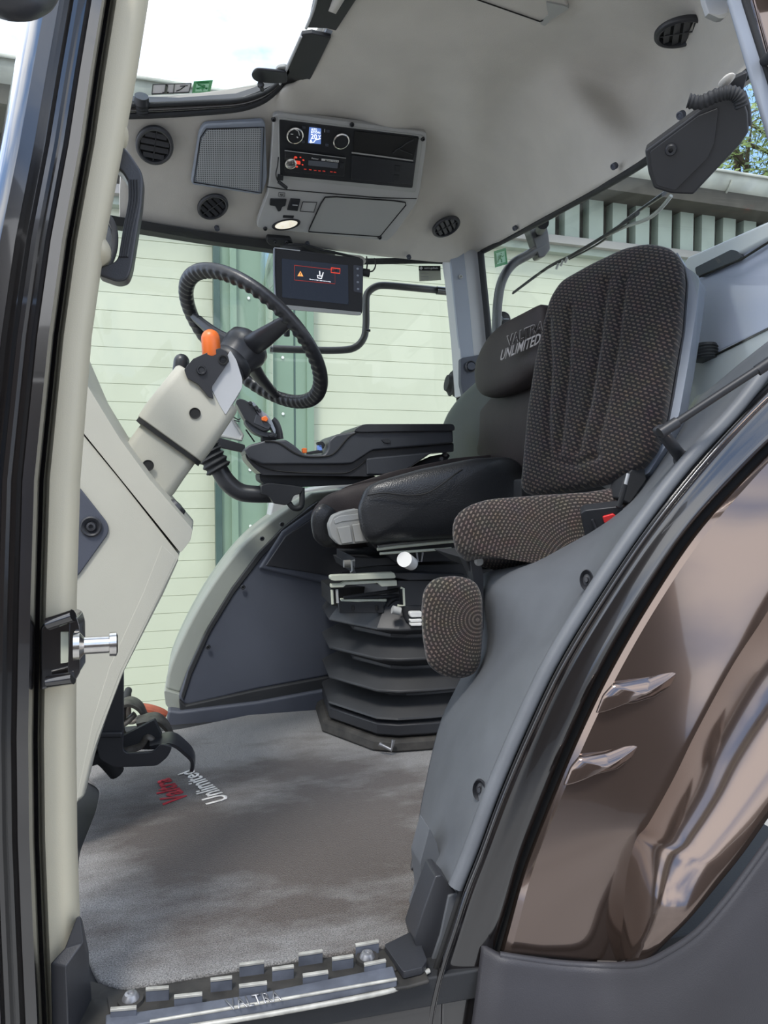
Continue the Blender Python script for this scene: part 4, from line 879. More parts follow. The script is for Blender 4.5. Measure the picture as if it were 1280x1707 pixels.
# rails and scissor frame
K7 = crop(540, 900, 4.571)
def rail(nm, pts, y, t, mm, bv=.002): return slab(nm, K7(*pts), YP(y), t, M[mm], se, bv)
rail('seat_pan', [(330,0),(1000,-10),(1120,60),(1120,160),(760,170),(560,190),(470,110),(400,70)], .96, .4, 'blk', .004)
tube('slide_rail', on(K7((405,72),(560,52),(1000,8)), YP(.90)), .005, M['cream'], se, 8, 0)
tube('slide_rail', on(K7((410,50),(600,28),(1000,-5)), YP(.91)), .004, M['consoled'], se, 8, 0)
tube('slide_rail', on(K7((425,105),(600,92),(970,66)), YP(.90)), .004, M['cream'], se, 8, 0)
rail('front_bar', [(235,135),(420,140),(600,120),(600,190),(440,195),(235,215)], .98, .3, 'blk')
rail('middle_deck', [(225,200),(700,190),(1100,180),(1120,280),(760,300),(250,270)], .99, .35, 'rub')
tube('clip', on(K7((705,98),(715,165),(740,165),(752,95)), YP(.95)), .003, M['steel'], se, 8, 0)
tube('bracket_edge', on(K7((235,155),(210,160),(215,235),(200,248)), YP(.97)), .003, M['consoled'], se, 8, 0)
tube('small_knob', [Y(*K7((150,183))[0], 1.05), Y(*K7((205,180))[0], 1.05)], .012, M['handle'], se, 14)
kn = tube('weight_knob', [Y(*K7((665,180))[0], .92), Y(*K7((612,148))[0], .86)], [.020, .022], M['white'], se, 24)
slab('upper_plate_edge', rnd(K7((48,280),(60,272),(535,250),(548,285),(540,292),(80,312),(50,305)), 2), YP(.93), .03, M['cream'], se, .003)
slab('upper_plate', K7((535,252),(650,248),(1100,270),(1100,300),(650,310),(545,290)), YP(.935), .3, M['blk'], se, .003)
slab('frame_lip', K7((52,338),(125,336),(160,318),(555,308),(558,350),(440,358),(410,330),(165,345),(150,362),(52,366)), YP(.94), .02, M['cream'], se, .002)
slab('frame_side', K7((558,310),(1100,300),(1100,500),(610,505),(606,365),(560,360)), YP(.945), .3, M['blk'], se, .003)
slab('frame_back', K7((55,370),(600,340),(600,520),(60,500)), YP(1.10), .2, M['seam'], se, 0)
tube('frame_post', on(K7((60,380),(66,490)), YP(.95)), .004, M['cream'], se, 8, 0); tube('frame_post', on(K7((98,378),(104,480)), YP(.95)), .004, M['consoled'], se, 8, 0)
tube('frame_post', on(K7((584,365),(606,370),(612,500),(560,500)), YP(.94)), .0035, M['cream'], se, 8, 0)
slab('cable_tray', K7((135,455),(480,452),(478,472),(360,470),(260,475),(135,470)), YP(.99), .03, M['cream'], se, .002)
for a in ([(150,445),(300,420),(450,400),(560,380)], [(200,440),(350,440),(500,430),(590,425)], [(480,500),(520,460),(560,450),(600,470)], [(500,530),(560,520),(640,545)]): tube('hose', [Y(*p, 1.0) for p in K7(*a)], .006, M['rub'], se, 8)
tube('air_fitting', on(K7((520,530),(580,545)), YP(.93)), .012, M['consoled'], se, 12)
slab('bellows_collar', rnd(K7((110,470),(150,465),(220,478),(430,470),(455,480),(460,560),(120,560)), 2), YP(.99), .02, M['bel'], se, .004)
for x in (222, 404): tube('collar_slot', on(K7((x,500),(x,535)), YP(.988)), .004, M['seam'], se, 8, 0)
slab('control_key', rnd(K7((652,550),(670,545),(745,545),(745,590),(665,592),(652,575)), 2), YP(.925), .03, M['white'], se, .003)
slab('control_key', rnd(K7((655,608),(745,602),(745,625),(660,630)), 1.5), YP(.925), .03, M['white'], se, .003)
slab('control_key', rnd(K7((658,636),(745,630),(745,655),(662,656)), 1.5), YP(.925), .03, M['white'], se, .003)
slab('control_body', K7((600,500),(745,500),(760,660),(660,660),(620,600)), YP(.94), .05, M['rub'], se, .006)
# bellows: real pleated rubber skirt around the suspension
foot = [V((.385, 1.16, 0)), V((.50, .965, 0)), V((.56, .935, 0)), V((.66, .93, 0)), V((1.0, .95, 0)), V((1.02, 1.45, 0)), V((.50, 1.48, 0)), V((.40, 1.40, 0))]
ctr = V((.74, 1.20, 0))
def bsec(s, zz, k=1): return [V((*(ctr+(p-ctr)*s).xy, zz)) for p in [q.to_3d() if len(q) == 2 else q for q in foot]]
secs = [bsec(.98,.105), bsec(.97,.112), bsec(.74,.160), bsec(.73,.168), bsec(.97,.186), bsec(.97,.193), bsec(.74,.242), bsec(.73,.252), bsec(.97,.282), bsec(.97,.289), bsec(.74,.338), bsec(.73,.350), bsec(.97,.372), bsec(.97,.379), bsec(.80,.455), bsec(.79,.50)]
loft('suspension_bellows', secs, M['bel'], se, ang=22, bevel=.004)
loft('base_frame', [bsec(.95,.055), bsec(.97,.06), bsec(.97,.09), bsec(.90,.10)], M['blk'], se, ang=25, bevel=.003)
slab('base_clip', K7((0,0),(1,0),(1,1)), YP(1.2), .001, M['blk'], se) if False else None
tube('base_clip', [Y(632,1240,.92), Y(652,1250,.91), Y(656,1234,.91)], .006, M['steel'], se, 10, 0)
loft('base_plate', [bsec(1.03,.016), bsec(1.04,.02), bsec(1.02,.042), bsec(.98,.050)], M['dirt'], se, ang=25, bevel=.004)
# ============================================================ PASSENGER SEAT
ps = thing('passenger_seat', 'passenger seat in brown-grey dashed fabric with folded arm pad', 'seat', Y(900, 1050, .5))
PP = pl3(Y(900,760,.58), Y(1130,640,.34), Y(1060,420,.50))
bo = [hit(x, y, PP) for x, y in rnd([(872,822),(877,770),(884,690),(896,610),(910,545),(922,500),(940,472),(990,444),(1045,418),(1085,410),(1120,417),(1138,435),(1142,470),(1136,550),(1120,640),(1110,700),(1098,750),(1070,785),(1010,808),(950,820),(900,828)], 12)]
cB = hit(1005, 640, PP)
uxx = UP.cross(PP[1]).normalized(); uyy = PP[1].cross(uxx)
def px2(x, y): d = hit(x, y, PP)-cB; return (d.dot(uxx), d.dot(uyy))
def seg_d(p, a, b):
    ax_, ay_ = a; bx_, by_ = b; dx, dy = bx_-ax_, by_-ay_; t = max(0, min(1, ((p[0]-ax_)*dx+(p[1]-ay_)*dy)/(dx*dx+dy*dy))); return math.hypot(p[0]-ax_-t*dx, p[1]-ay_-t*dy)
chan = [[(925,545),(930,620),(926,700),(928,770)], [(962,525),(960,620),(952,700),(945,760)], [(1022,480),(1012,580),(996,680),(975,760)], [(1052,478),(1040,590),(1022,690),(1000,770)], [(935,775),(970,782),(1010,765)]]
chan = [[px2(*p) for p in c] for c in chan]
def dsp(a, b, s):
    h = 0
    for k, c in enumerate(chan):
        d = min(seg_d((a, b), c[i], c[i+1]) for i in range(len(c)-1))
        h -= (.011 if k < 4 else .008)*math.exp(-(d/.0085)**2)
    return h
# dense grid version of the cushion so that the channels read
def quilt(name, outline, pl, c, tf, tb, m, parent, disp):
    return puff(name, outline, pl[1], tf, tb, m, parent, 3.4, 46, disp, rot=.35, c=c)
def dens(o, k): 
    out = []
    for i in range(len(o)):
        for j in range(k): out.append(o[i].lerp(o[(i+1) % len(o)], j/k))
    return out
def even(o, n):
    L = [0]
    for i in range(len(o)): L.append(L[-1]+(o[(i+1) % len(o)]-o[i]).length)
    out = []; i = 0
    for k in range(n):
        t = L[-1]*k/n
        while L[i+1] < t: i += 1
        out.append(o[i].lerp(o[(i+1) % len(o)], (t-L[i])/(L[i+1]-L[i]+1e-9)))
    return out
quilt('backrest', even(bo, 150), PP, cB, .05, .03, M['fab'], ps, dsp)
slab('backrest_shell', rnd([(1128,418),(1142,444),(1160,456),(1166,468),(1160,520),(1146,612),(1132,690),(1112,740),(1080,790),(1000,812),(1050,700)], 6), off(PP, -.03), .05, M['greyb'], ps, .012)
slab('shell_inner', rnd([(1118,415),(1140,440),(1146,470),(1140,550),(1122,660),(1108,730),(1060,795),(1000,700)], 6), off(PP, -.022), .03, M['blks'], ps, .006)
sc_o = [Y(x, y, .42) for x, y in rnd([(753,888),(757,862),(775,846),(810,834),(900,827),(980,822),(1036,812),(1060,840),(1050,870),(985,906),(905,918),(830,927),(772,932),(758,915)], 16)]
puff('seat_cushion', even(sc_o, 64), V((-.3, -1, .35)), .06, .10, M['fab2'], ps, 2.5, 20, polar=.9, c=Y(960, 960, .42)+V((0,0,0)))
ap_o = [Y(x, y, .42) for x, y in rnd([(702,1015),(706,982),(722,964),(760,959),(792,968),(802,990),(804,1040),(800,1105),(790,1124),(765,1132),(735,1126),(712,1108),(704,1060)], 12)]
puff('arm_pad', even(ap_o, 64), V((-.25, -1, .1)), .045, .06, M['fab2'], ps, 2.5, 20, polar=.6, c=Y(792, 1030, .42))
slab('hinge_bar', rnd([(784,935),(800,928),(806,960),(806,1050),(800,1060),(795,1000)], 3), YP(.44), .03, M['blks'], ps, .004)
slab('hinge_frame', [(774,930),(800,928),(804,965),(790,965)], YP(.45), .04, M['blk'], ps, .003)
lathe('hinge_bolt', [(0,.004),(.008,.004),(.011,0),(.011,-.01)], fr(Y(799,936,.435), V((0,-1,0))), M['consoled'], ps, 18)
slab('under_pan', [(765,928),(905,918),(985,905),(1040,870),(1040,905),(985,935),(905,945),(800,950)], YP(.50), .2, M['rub'], ps, .004)
slab('backrest_hinge', rnd([(1040,800),(1062,770),(1072,768),(1078,800),(1050,840),(1030,830)], 3), YP(.36), .05, M['rub'], ps, .005)
slab('backrest_frame', [(868,800),(1080,760),(1090,800),(1040,870),(868,850)], YP(.70), .05, M['rub'], ps, .005)
slab('rear_pan', [(776,905),(900,900),(900,1010),(800,1010)], YP(.72), .05, M['rub'], ps, .005)
bk = thing('seat_belt_buckle', 'black seat belt buckle with a red release button', 'buckle', Y(1000, 870, .3))
BP = pl3(Y(970,860,.30), Y(1030,850,.26), Y(985,910,.32))
slab('housing', rnd([(967,856),(975,851),(1038,844),(1040,880),(1010,898),(987,912),(976,900)], 3), BP, .03, M['blk'], bk, .004)
slab('release_button', rnd([(1004,862),(1022,857),(1030,864),(1014,876),(1007,872)], 2), BP, .006, M['red'], bk, .002, d=.004)
tube('housing_ridge', on([(987,866),(998,892)], off(BP, .002)), .003, M['blks'], bk, 8, 0)
bt = thing('belt_stalk', 'slim seat belt stalk with a pale tongue above the red buckle', 'stalk', Y(1035, 830, .25))
tube('stalk', [Y(1030,846,.25), Y(1036,830,.25), Y(1042,808,.25)], .010, M['rub'], bt, 10, flat=.5)
tube('tongue', [Y(1042,810,.25), Y(1047,790,.25)], .007, M['greyl'], bt, 10, flat=.5)
# ============================================================ NEAR WHEEL ARCH TRIM, DOOR FRAME, FENDER
rows = [
 [(1330,560,0),(1315,545,.02),(1240,600,.18),(1180,650,.32)],
 [(1240,680,0),(1222,668,.02),(1175,710,.16),(1110,770,.30)],
 [(1150,778,0),(1133,768,.02),(1092,800,.13),(1040,850,.30)],
 [(1065,890,0),(1048,882,.02),(1005,905,.13),(905,930,.38)],
 [(985,1010,0),(968,1003,.02),(922,1010,.14),(797,970,.50)],
 [(925,1110,0),(907,1104,.02),(860,1100,.15),(800,1085,.52)],
 [(875,1215,0),(857,1209,.02),(808,1200,.14),(755,1190,.40)],
 [(830,1320,0),(812,1314,.02),(768,1305,.13),(728,1300,.32)],
 [(793,1420,0),(775,1414,.02),(745,1405,.11),(712,1390,.22)],
 [(768,1482,0),(752,1476,.02),(728,1462,.09),(703,1440,.18)]]
at = thing('wheel_arch_trim', 'dark grey-green moulded wheel arch trim sweeping from the seat to the door sill', 'trim panel', Y(780, 1450, .1))
patch('moulding', [[Y(*p) for p in r]+[Y(r[3][0]-20, r[3][1]+10, r[3][2]+.12)] for r in rows], M['arch'], at, .012, 6)
tube('ledge', [Y(r[0][0]-9, r[0][1]-4, .0) for r in rows], .013, M['arch'], at, 12)
for x, y, yy in ((972,965,.045),(796,1310,.055)):
    F_ = fr(Y(x, y, yy)-FW*.02, V((-.75,-1,.2)).normalized(), UP)
    lathe('recessed_bolt', [(.026,-.004),(.024,.003),(.018,-.002),(.015,-.006),(.008,-.005),(.006,.002),(0,.002)], F_ @ Matrix.Diagonal((.72, .46, 1, 1)), M['blks'], at, 24)
slab('lower_lip', rnd([(700,1440),(716,1380),(728,1405),(742,1462),(722,1465),(712,1510),(700,1560),(690,1552),(706,1500)], 4), YP(.12), .06, M['arch'], at, .008)
cc = thing('sill_corner_cover', 'black moulded corner cover at the right end of the door sill', 'cover', Y(730, 1600, 0))
slab('upright', rnd([(726,1461),(736,1459),(762,1488),(763,1496),(744,1560),(716,1632),(708,1634),(690,1566),(703,1525)], 3), YP(.03), .06, M['blks'], cc, .006)
slab('edge_face', rnd([(748,1494),(763,1490),(762,1500),(744,1560),(720,1628),(712,1624),(734,1560)], 2), YP(.025), .02, M['arch'], cc, .004)
prism('foot_pad', [hit(x, y, ZP(.012)) for x, y in rnd([(640,1586),(692,1560),(712,1612),(704,1624),(672,1632)], 4)], (0, 0, .012), M['blks'], cc, .006)
frr = [(1330,600),(1240,690),(1155,785),(1069,896),(989,1016),(929,1116),(879,1221),(834,1326),(797,1426),(772,1488),(748,1560),(728,1620),(712,1690),(705,1760)]
gap = [(1420,640),(1325,705),(1235,791),(1150,885),(1072,1002),(1010,1110),(961,1211),(915,1320),(875,1422),(852,1500),(830,1572),(815,1640),(803,1700),(795,1760)]
dfm = thing('door_frame', 'gloss black curved door frame between the arch trim and the brown fender', 'door frame', Y(760, 1680, 0))
g_ = []
for (a, b), (c_, d_) in zip(frr, gap):
    f = lambda t, y: Y(a+(c_-a)*t, b+(d_-b)*t, y)
    g_.append([f(-.02,.04), f(0,-.008), f(.06,-.022), f(.14,-.02), f(.20,-.008), f(.55,-.012), f(.85,-.014), f(.95,-.004), f(1.0,.03)])
patch('frame_panel', g_, M['gloss'], dfm, .01, 5)
tube('frame_seal', [Y(x-3, y-2, .002) for x, y in frr[:-2]], .0045, M['seam'], dfm, 8)
tube('gap_filler', [Y(x+3, y+2, .035) for x, y in gap], .028, M['seam'], dfm, 10)
fe = thing('rear_fender', 'large glossy brown metallic rear fender at the lower right', 'fender', Y(1050, 1600, -.1))
cre = [(1480,690),(1420,770),(1350,880),(1285,1010),(1222,1108),(1160,1222),(1122,1300),(1080,1375),(1060,1400),(1045,1460),(1040,1530),(1030,1606)]
gp2 = [(1424,646),(1329,710),(1239,797),(1154,891),(1076,1008),(1014,1116),(965,1217),(919,1326),(879,1428),(862,1480),(845,1540),(832,1586)]
out = [(1620,840),(1580,900),(1520,1000),(1440,1120),(1380,1220),(1330,1300),(1290,1350),(1240,1420),(1200,1470),(1150,1530),(1110,1570),(1080,1600)]
fg_ = []
for i, ((a, b), (c_, d_), (e, f_)) in enumerate(zip(gp2, cre, out)):
    k = min(1, max(0, (i-7)/3.5)); yc = -.062*(1-k)-.05*k
    yo_ = (-.27,-.26,-.25,-.24,-.23,-.22,-.21,-.20,-.19,-.175,-.15,-.12)[i]
    g1 = lambda t, y: Y(a+(c_-a)*t, b+(d_-b)*t, y); g2 = lambda t, y: Y(c_+(e-c_)*t, d_+(f_-d_)*t, y)
    row = [g1(0,.05), g1(.02,-.004), g1(.05,-.018), g1(.10,-.026)]
    row += [g1(t, -.026+(yc+.026)*(t-.1)/.9) for t in (.3,.5,.7,.85,1)]
    row += [g2(t, yc+(yo_-yc)*t-.018*math.sin(math.pi*t)) for t in (.1,.2,.35,.5,.65,.8,.9,1)]
    fg_.append(row)
cols_ = [crv(list(c), 6) for c in zip(*fg_)]
fsk = loft('fender_skin', [list(r) for r in zip(*cols_)], M['brown'], fe, closed=False, ang=24)
sm_ = fsk.modifiers.new('solid', 'SOLIDIFY'); sm_.thickness = .006; sm_.offset = 0
for pts, lab in (([(992,1190),(1004,1160),(1022,1140),(1080,1128),(1130,1108),(1143,1107),(1128,1135),(1090,1160),(1050,1172),(1010,1176)], 1), ([(938,1310),(950,1280),(965,1262),(1010,1252),(1060,1232),(1076,1229),(1060,1255),(1030,1278),(985,1290),(955,1300)], 2)):
    puff('styling_fin', [Y(x, y, -.038) for x, y in rnd(pts, 5)], V((0, -1, -.3)), .018, .02, M['brown'], fe, 1.6, 8)
fx = thing('fender_extension', 'matt dark blue-grey plastic fender extension below the brown fender', 'fender', Y(1000, 1690, -.1))
low = [(800,1570),(833,1588),(870,1594),(930,1602),(1000,1606),(1070,1603),(1120,1580),(1165,1548),(1210,1498),(1250,1445),(1290,1390),(1340,1330)]
yl = [-.0,-.03,-.04,-.05,-.07,-.125,-.160,-.186,-.204,-.214,-.224,-.234]
fxg = []
for (x, y), d in zip(low, yl):
    dx = (x-800)*.30
    fxg.append([Y(x, y, d+.02), Y(x+2, y+5, d-.012), Y(x-2+dx*.1, y+40, d-.022), Y(x-12+dx*.3, y+120, d-.035), Y(x-30+dx*.6, y+240, d-.03), Y(x-50+dx, y+420, d-.0)])
patch('extension_skin', fxg, M['fext'], fx, .008, 4)
tube('top_lip', [Y(x, y+4, d-.008) for (x, y), d in zip(low[1:], yl[1:])], .006, M['fext'], fx, 8)
# outer sill skin under the step plate
sk = thing('door_sill', 'dirty black door sill below the metal step plate', 'sill', Y(430, 1700, 0))
patch('sill_skin', [[Y(x, y-2, .03), Y(x, y, .0), Y(x, y+26, -.012), Y(x, y+60, -.02), Y(x, y+160, -.02)] for x, y in ((120,1722),(200,1708),(330,1690),(460,1674),(580,1655),(680,1636),(740,1622))], M['gloss'], sk, .01, 4)
prism('sill_floor', [hit(x, y, ZP(.004)) for x, y in ((150,1640),(205,1652),(645,1582),(700,1600),(716,1640),(680,1650),(200,1725),(120,1735))], (0, 0, .006), M['dirt'], sk, .003)
tube('worn_edge', on([(205,1728),(440,1692),(640,1654),(668,1640),(715,1618)], ZP(.006)), .004, M['tooth'], sk, 8)
SZ = ZP(.02)
spl = thing('sill_step_plate', 'worn metal step plate with raised teeth and embossed lettering on the door sill', 'step plate', hit(430, 1650, SZ))
def zs(pts, zz, t, mm, nm, bv=.001): return prism(nm, [hit(x, y, ZP(zz)) for x, y in pts], (0, 0, -t), M[mm], spl, bv)
zs([(178,1660),(230,1650),(640,1582),(655,1600),(662,1616),(420,1660),(185,1700)], .014, .008, 'dirt', 'tread_base', .002)
zs([(176,1690),(240,1684),(430,1655),(655,1609),(662,1632),(440,1672),(250,1704),(176,1716)], .022, .016, 'plate', 'lettered_bar', .003)
prism('bar_front_face', on([(176,1714),(250,1704),(440,1671),(662,1632),(660,1650),(440,1692),(250,1724),(176,1734)], YP(-.022)), (0, .01, 0), M['dirt'], spl, .002)
tube('worn_bar_edge', on([(250,1703),(440,1671),(661,1632)], ZP(.022)), .0025, M['tooth'], spl, 8)
text('embossed_lettering', 'VALTRA', on([(382,1686),(470,1669),(464,1652),(374,1668)], ZP(.0235)), M['steel'], spl, .0015, -.002)
K8 = crop(160, 1560, 2.370)
teeth = [((196,212),(288,205)),((452,175),(538,165)),((566,116),(664,103)),((696,133),(782,121)),((800,75),(896,60)),((933,93),(1018,80)),((1026,38),(1118,22)),((308,242),(420,230)),((565,200),(676,186)),((817,158),(918,143)),((1060,115),(1146,98)),((56,292),(160,284))]
for a, b in teeth:
    (x0, y0), (x1, y1) = K8(a)[0], K8(b)[0]
    A0, A1 = hit(x0, y0, ZP(.034)), hit(x1, y1, ZP(.034)); v = V((0, .012, 0)); dn = V((0, 0, -.022))
    prism('raised_tooth', [A0+dn, A0, A1, A1+dn], V((.0, .003, 0)), M['plate'], spl, .001)
    prism('tooth_worn_edge', [A0+V((0,-.001,-.003)), A0+V((0,-.001,.001)), A1+V((0,-.001,.001)), A1+V((0,-.001,-.003))], V((0, .006, 0)), M['tooth'], spl, .0007)
for x, y in ((218,1664),(612,1595)):
    c = hit(x, y, ZP(.02)); lathe('bolt_washer', [(0,.0),(.019,.0),(.020,-.006)], fr(c, V((0,0,1))), M['dirt'], spl, 28)
    lathe('bolt_head', [(0,.006),(.004,.006),(.005,.009),(.009,.008),(.0125,.002),(.013,0)], fr(c, V((0,0,1))), M['steel'], spl, 28)
# ============================================================ GAS STRUT
gs = thing('gas_strut', 'thin black gas strut of the door with a jointed end, above the fender', 'gas strut', Y(1110, 718, .0))
tube('rod', [Y(1116,712,-.02), Y(1210,650,-.06), Y(1330,572,-.11)], [.007,.007,.007], M['blk'], gs, 14, 0)
tube('rod_collar', [Y(1100,722,-.02), Y(1128,704,-.025)], .010, M['blk'], gs, 16, 0)
tube('rod_tip', [Y(1262,618,-.08), Y(1330,572,-.11)], .010, M['blk'], gs, 16, 0)
puff('ball_joint', [Y(x, y, .0) for x, y in rnd([(1089,716),(1096,708),(1108,707),(1115,716),(1110,728),(1096,728)], 5)], V((0,-1,0)), .015, .015, M['blks'], gs, 2, 8)
tube('stud', [Y(1104,722,.0), Y(1122,745,.02), Y(1141,770,.04)], [.011,.011,.012], M['blk'], gs, 16, 0)
tube('stud_boss', [Y(1136,765,.03), Y(1150,772,.05)], .016, M['rub'], gs, 16, 0)
# ============================================================ WIPER MOTOR COVER, WIPER, OUTSIDE BRACKETS
K3 = crop(800, 0)
wm = thing('wiper_motor_cover', 'large angular black wiper motor cover at the top right of the rear window', 'cover', hit(1150, 240, XP(1.0)))
MP = (hit(1160,240,XP(.86)), (V((0,0,-.25))-ray(1160,240)).normalized())
slab('housing', rnd(K3((732,668),(960,500),(1080,410),(1140,402),(1170,430),(1192,500),(1196,585),(1160,640),(948,866),(850,862),(772,838),(748,770)), 4), MP, .05, M['blk'], wm, .008)
slab('raised_face', rnd(K3((755,675),(970,515),(1060,480),(1040,640),(1010,705),(868,848),(785,825),(765,760)), 4), off(MP, .0), .012, M['blk'], wm, .006, d=.006)
screw(*K3((848,668))[0], off(MP, .010), .010, wm, M['blk'])
ribbed('ribbed_hose', [hit(x, y, off(MP, .02)) for x, y in K3((925,448),(980,455),(1050,425),(1110,412),(1150,430),(1165,475))], .011, .001, 16, M['rub'], wm)
slab('top_arm', K3((1090,395),(1130,345),(1185,320),(1190,330),(1165,420),(1140,405)), off(MP, -.01), .03, M['blk'], wm, .005)
tube('housing_edge', [hit(x, y, off(MP, -.01)) for x, y in K3((1165,410),(1186,480),(1192,560))], .006, M['rub'], wm, 8)
puff('lining_boss', [hit(x, y, off(MP, .0)) for x, y in rnd(K3((1058,370),(1080,345),(1110,338),(1130,352),(1100,385),(1070,390)), 4)], -FW, .02, .01, M['liner'], wm, 2.2, 8)
wp = thing('rear_wiper', 'long black rear window wiper running down from the motor cover', 'wiper', hit(1000, 400, XP(1.2)))
tube('wiper_arm', [hit(x, y, XP(1.19)) for x, y in K3((820,860),(760,900),(640,985),(560,1060),(480,1110),(400,1150))], [.011,.009,.008,.007,.006,.006], M['blks'], wp, 10, 3, flat=.5)
tube('wiper_blade', [hit(x, y, XP(1.17)) for x, y in K3((700,950),(560,1045),(400,1140),(300,1190),(150,1300))], .010, M['rub'], wp, 8, 3, flat=.5)
tube('washer_hose', [hit(x, y, XP(1.18)) for x, y in K3((850,870),(800,930),(740,975),(640,1010),(560,1050))], .005, M['consoled'], wp, 8)
for x in (345, 365, 385): tube('blade_clip', [hit(*K3((x-6,1195-(x-345)*.7))[0], XP(1.16)), hit(*K3((x+3,1172-(x-345)*.7))[0], XP(1.16))], .004, M['consoled'], wp, 8, 0)
mb = thing('bent_tube_bracket', 'bent black tube outside the rear window, below the lining', 'bracket', Y(830, 560, 1.95))
tube('bent_tube', [Y(824,640,1.95), Y(827,560,1.95), Y(830,500,1.95), Y(838,465,1.95), Y(855,440,1.95), Y(880,425,1.95), Y(910,408,1.95)], .021, M['blks'], mb, 16)
slab('mount', rnd([(880,375),(908,362),(914,385),(918,415),(908,428),(898,430),(892,410)], 4), YP(1.93), .06, M['blks'], mb, .008)
tube('mount_stub', [Y(900,385,1.95), hit(905,372,XP(1.12))], .02, M['rub'], mb, 12)
wk = thing('work_light_knob', 'round black light behind the bent tube, above the headrest', 'light', Y(840, 532, 2.2))
lathe('light_body', [(0,.0),(.030,.0),(.034,.004),(.038,-.005),(.036,-.05),(0,-.05)], fr(Y(838,532,2.2), V((-.3,-1,0)).normalized()), M['blk'], wk, 28)
for k in range(3):
    a = k*2.094+.5; c = fr(Y(838,532,2.2), V((-.3,-1,0)).normalized()); tube('light_rib', [c @ V((0,0,.003)), c @ V((.03*math.cos(a), .03*math.sin(a), .003))], .003, M['greyb'], wk, 6, 0)
ma = thing('tubular_bracket', 'black tubular outside mirror arm crossing the side window', 'mirror arm', Y(610, 530, 2.1))
tube('arm_tube', [Y(450,581,2.1), Y(500,583,2.1), Y(560,584,2.1), Y(590,580,2.1), Y(606,564,2.1), Y(610,540,2.1), Y(610,510,2.1), Y(612,490,2.1), Y(626,478,2.1), Y(645,476,2.1), Y(690,480,2.1), Y(760,487,2.1), Y(778,490,1.75)], .016, M['blks'], ma, 14, 4)
tube('arm_bolt', [Y(610,551,2.07), Y(617,551,2.07)], .006, M['gloss'], ma, 8, 0)
tube('arm_joint', [Y(728,484,2.1), Y(748,486,2.1)], .019, M['gloss'], ma, 14, 0)
tube('light_stem', [Y(838,532,2.24), Y(826,534,1.96)], .01, M['blk'], wk, 10, 0)
# ============================================================ LIGHT GREY BOX BEHIND THE REAR WINDOW
BX = pl3(hit(1150,640,XP(1.26)), hit(1165,450,XP(1.27)), hit(1330,560,XP(1.26)))
gb = thing('rear_body_box', 'light blue-grey body box with a recessed grip behind the passenger seat', 'box', hit(1200, 560, BX))
slab('side_panel', [(1148,455),(1200,420),(1284,372),(1420,310),(1420,500),(1280,548),(1190,590),(1140,620)], off(BX, -.012), .25, M['boxb'], gb, .006)
slab('lid_rim', [(1136,440),(1145,428),(1190,408),(1284,366),(1420,300),(1420,350),(1284,398),(1220,430),(1166,460),(1150,456)], BX, .22, M['boxl'], gb, .010)
slab('grip_recess', rnd([(1158,446),(1218,416),(1228,418),(1236,428),(1228,434),(1168,462),(1160,458)], 3), off(BX, .001), .01, M['trimb'], gb, .003)
tube('lid_gap', on([(1166,461),(1236,432),(1284,402),(1420,345)], off(BX, .001)), .003, M['seam'], gb, 8, 0)
slab('lower_body', rnd([(1146,640),(1150,612),(1160,602),(1192,595),(1200,584),(1284,545),(1420,490),(1420,700),(1180,760),(1110,800)], 5), off(BX, .02), .25, M['boxl'], gb, .015, seg=4)
tube('lower_gap', on([(1192,592),(1284,546),(1420,492)], off(BX, .022)), .003, M['seam'], gb, 8, 0)
slab('dark_base', [(1110,800),(1100,760),(1150,700),(1200,680),(1280,620),(1420,560),(1420,900),(1110,900)], off(BX, .04), .2, M['trimb'], gb, .008)
bc = thing('filler_cap', 'small ribbed black cap on the light grey box behind the seat', 'cap', hit(1177, 590, BX))
ribbed('cap', [hit(1177,600,off(BX,.03)), hit(1176,578,off(BX,.03))], .028, .0015, 5, M['rub'], bc, 28)
tube('cap_top', [hit(1176,579,off(BX,.03)), hit(1176,574,off(BX,.03))], [.029,.026], M['blk'], bc, 28, 0)
slab('headrest_peak', rnd([(997,440),(1010,428),(1030,418),(1045,420),(1040,440)], 4), XP(1.22), .02, M['greyb'], gb, .004) if False else None
# ============================================================ OUTSIDE: BUILDING, YARD, TREES
th = math.radians(4); WD = V((math.cos(th), math.sin(th), 0)); WNm = V((math.sin(th), -math.cos(th), 0)); W0 = Y(640, 800, 5.0)
WP = (W0, WNm)
def wq(px, py, d=0): return hit(px, py, off(WP, d))
def ws(p): return (p-W0).dot(WD)
zt = wq(900, 420).z; zlo = -1.6; bh = .137
s0, s1 = ws(wq(-250, 800)), ws(wq(1500, 500))
bm = bmesh.new(); prof_ = []; zz = zlo
while zz < zt: prof_ += [(zz, .004), (zz+.003, .010), (zz+bh-.002, .010), (zz+bh-.001, .004)]; zz += bh
vs = [[bm.verts.new(W0.xy.to_3d()+WD*s+WNm*d+V((0,0,q))) for q, d in prof_] for s in (s0, s1)]
for k in range(len(prof_)-1): bm.faces.new((vs[0][k], vs[1][k], vs[1][k+1], vs[0][k+1]))
me = bpy.data.meshes.new('siding'); fin(me, bm, smooth=False)
bd = thing('building', 'cream-green boarded building filling the view through the windows', 'building', V((W0.x, W0.y, -1.6)))
link('boarded_wall', me, M['siding'], bd)
def wbox(nm, x0, x1, z0, z1, d0, d1, mm, par=bd, bv=.004):
    a = [W0.xy.to_3d()+WD*x+WNm*d1+V((0,0,q)) for x, q in ((x0,z0),(x1,z0),(x1,z1),(x0,z1))]
    return prism(nm, a, WNm*(d0-d1), M[mm], par, bv)
gd = thing('steel_door', 'green painted folded steel door leaf on the boarded building', 'door', V((wq(450,800).x, wq(450,800).y, -1.6)))
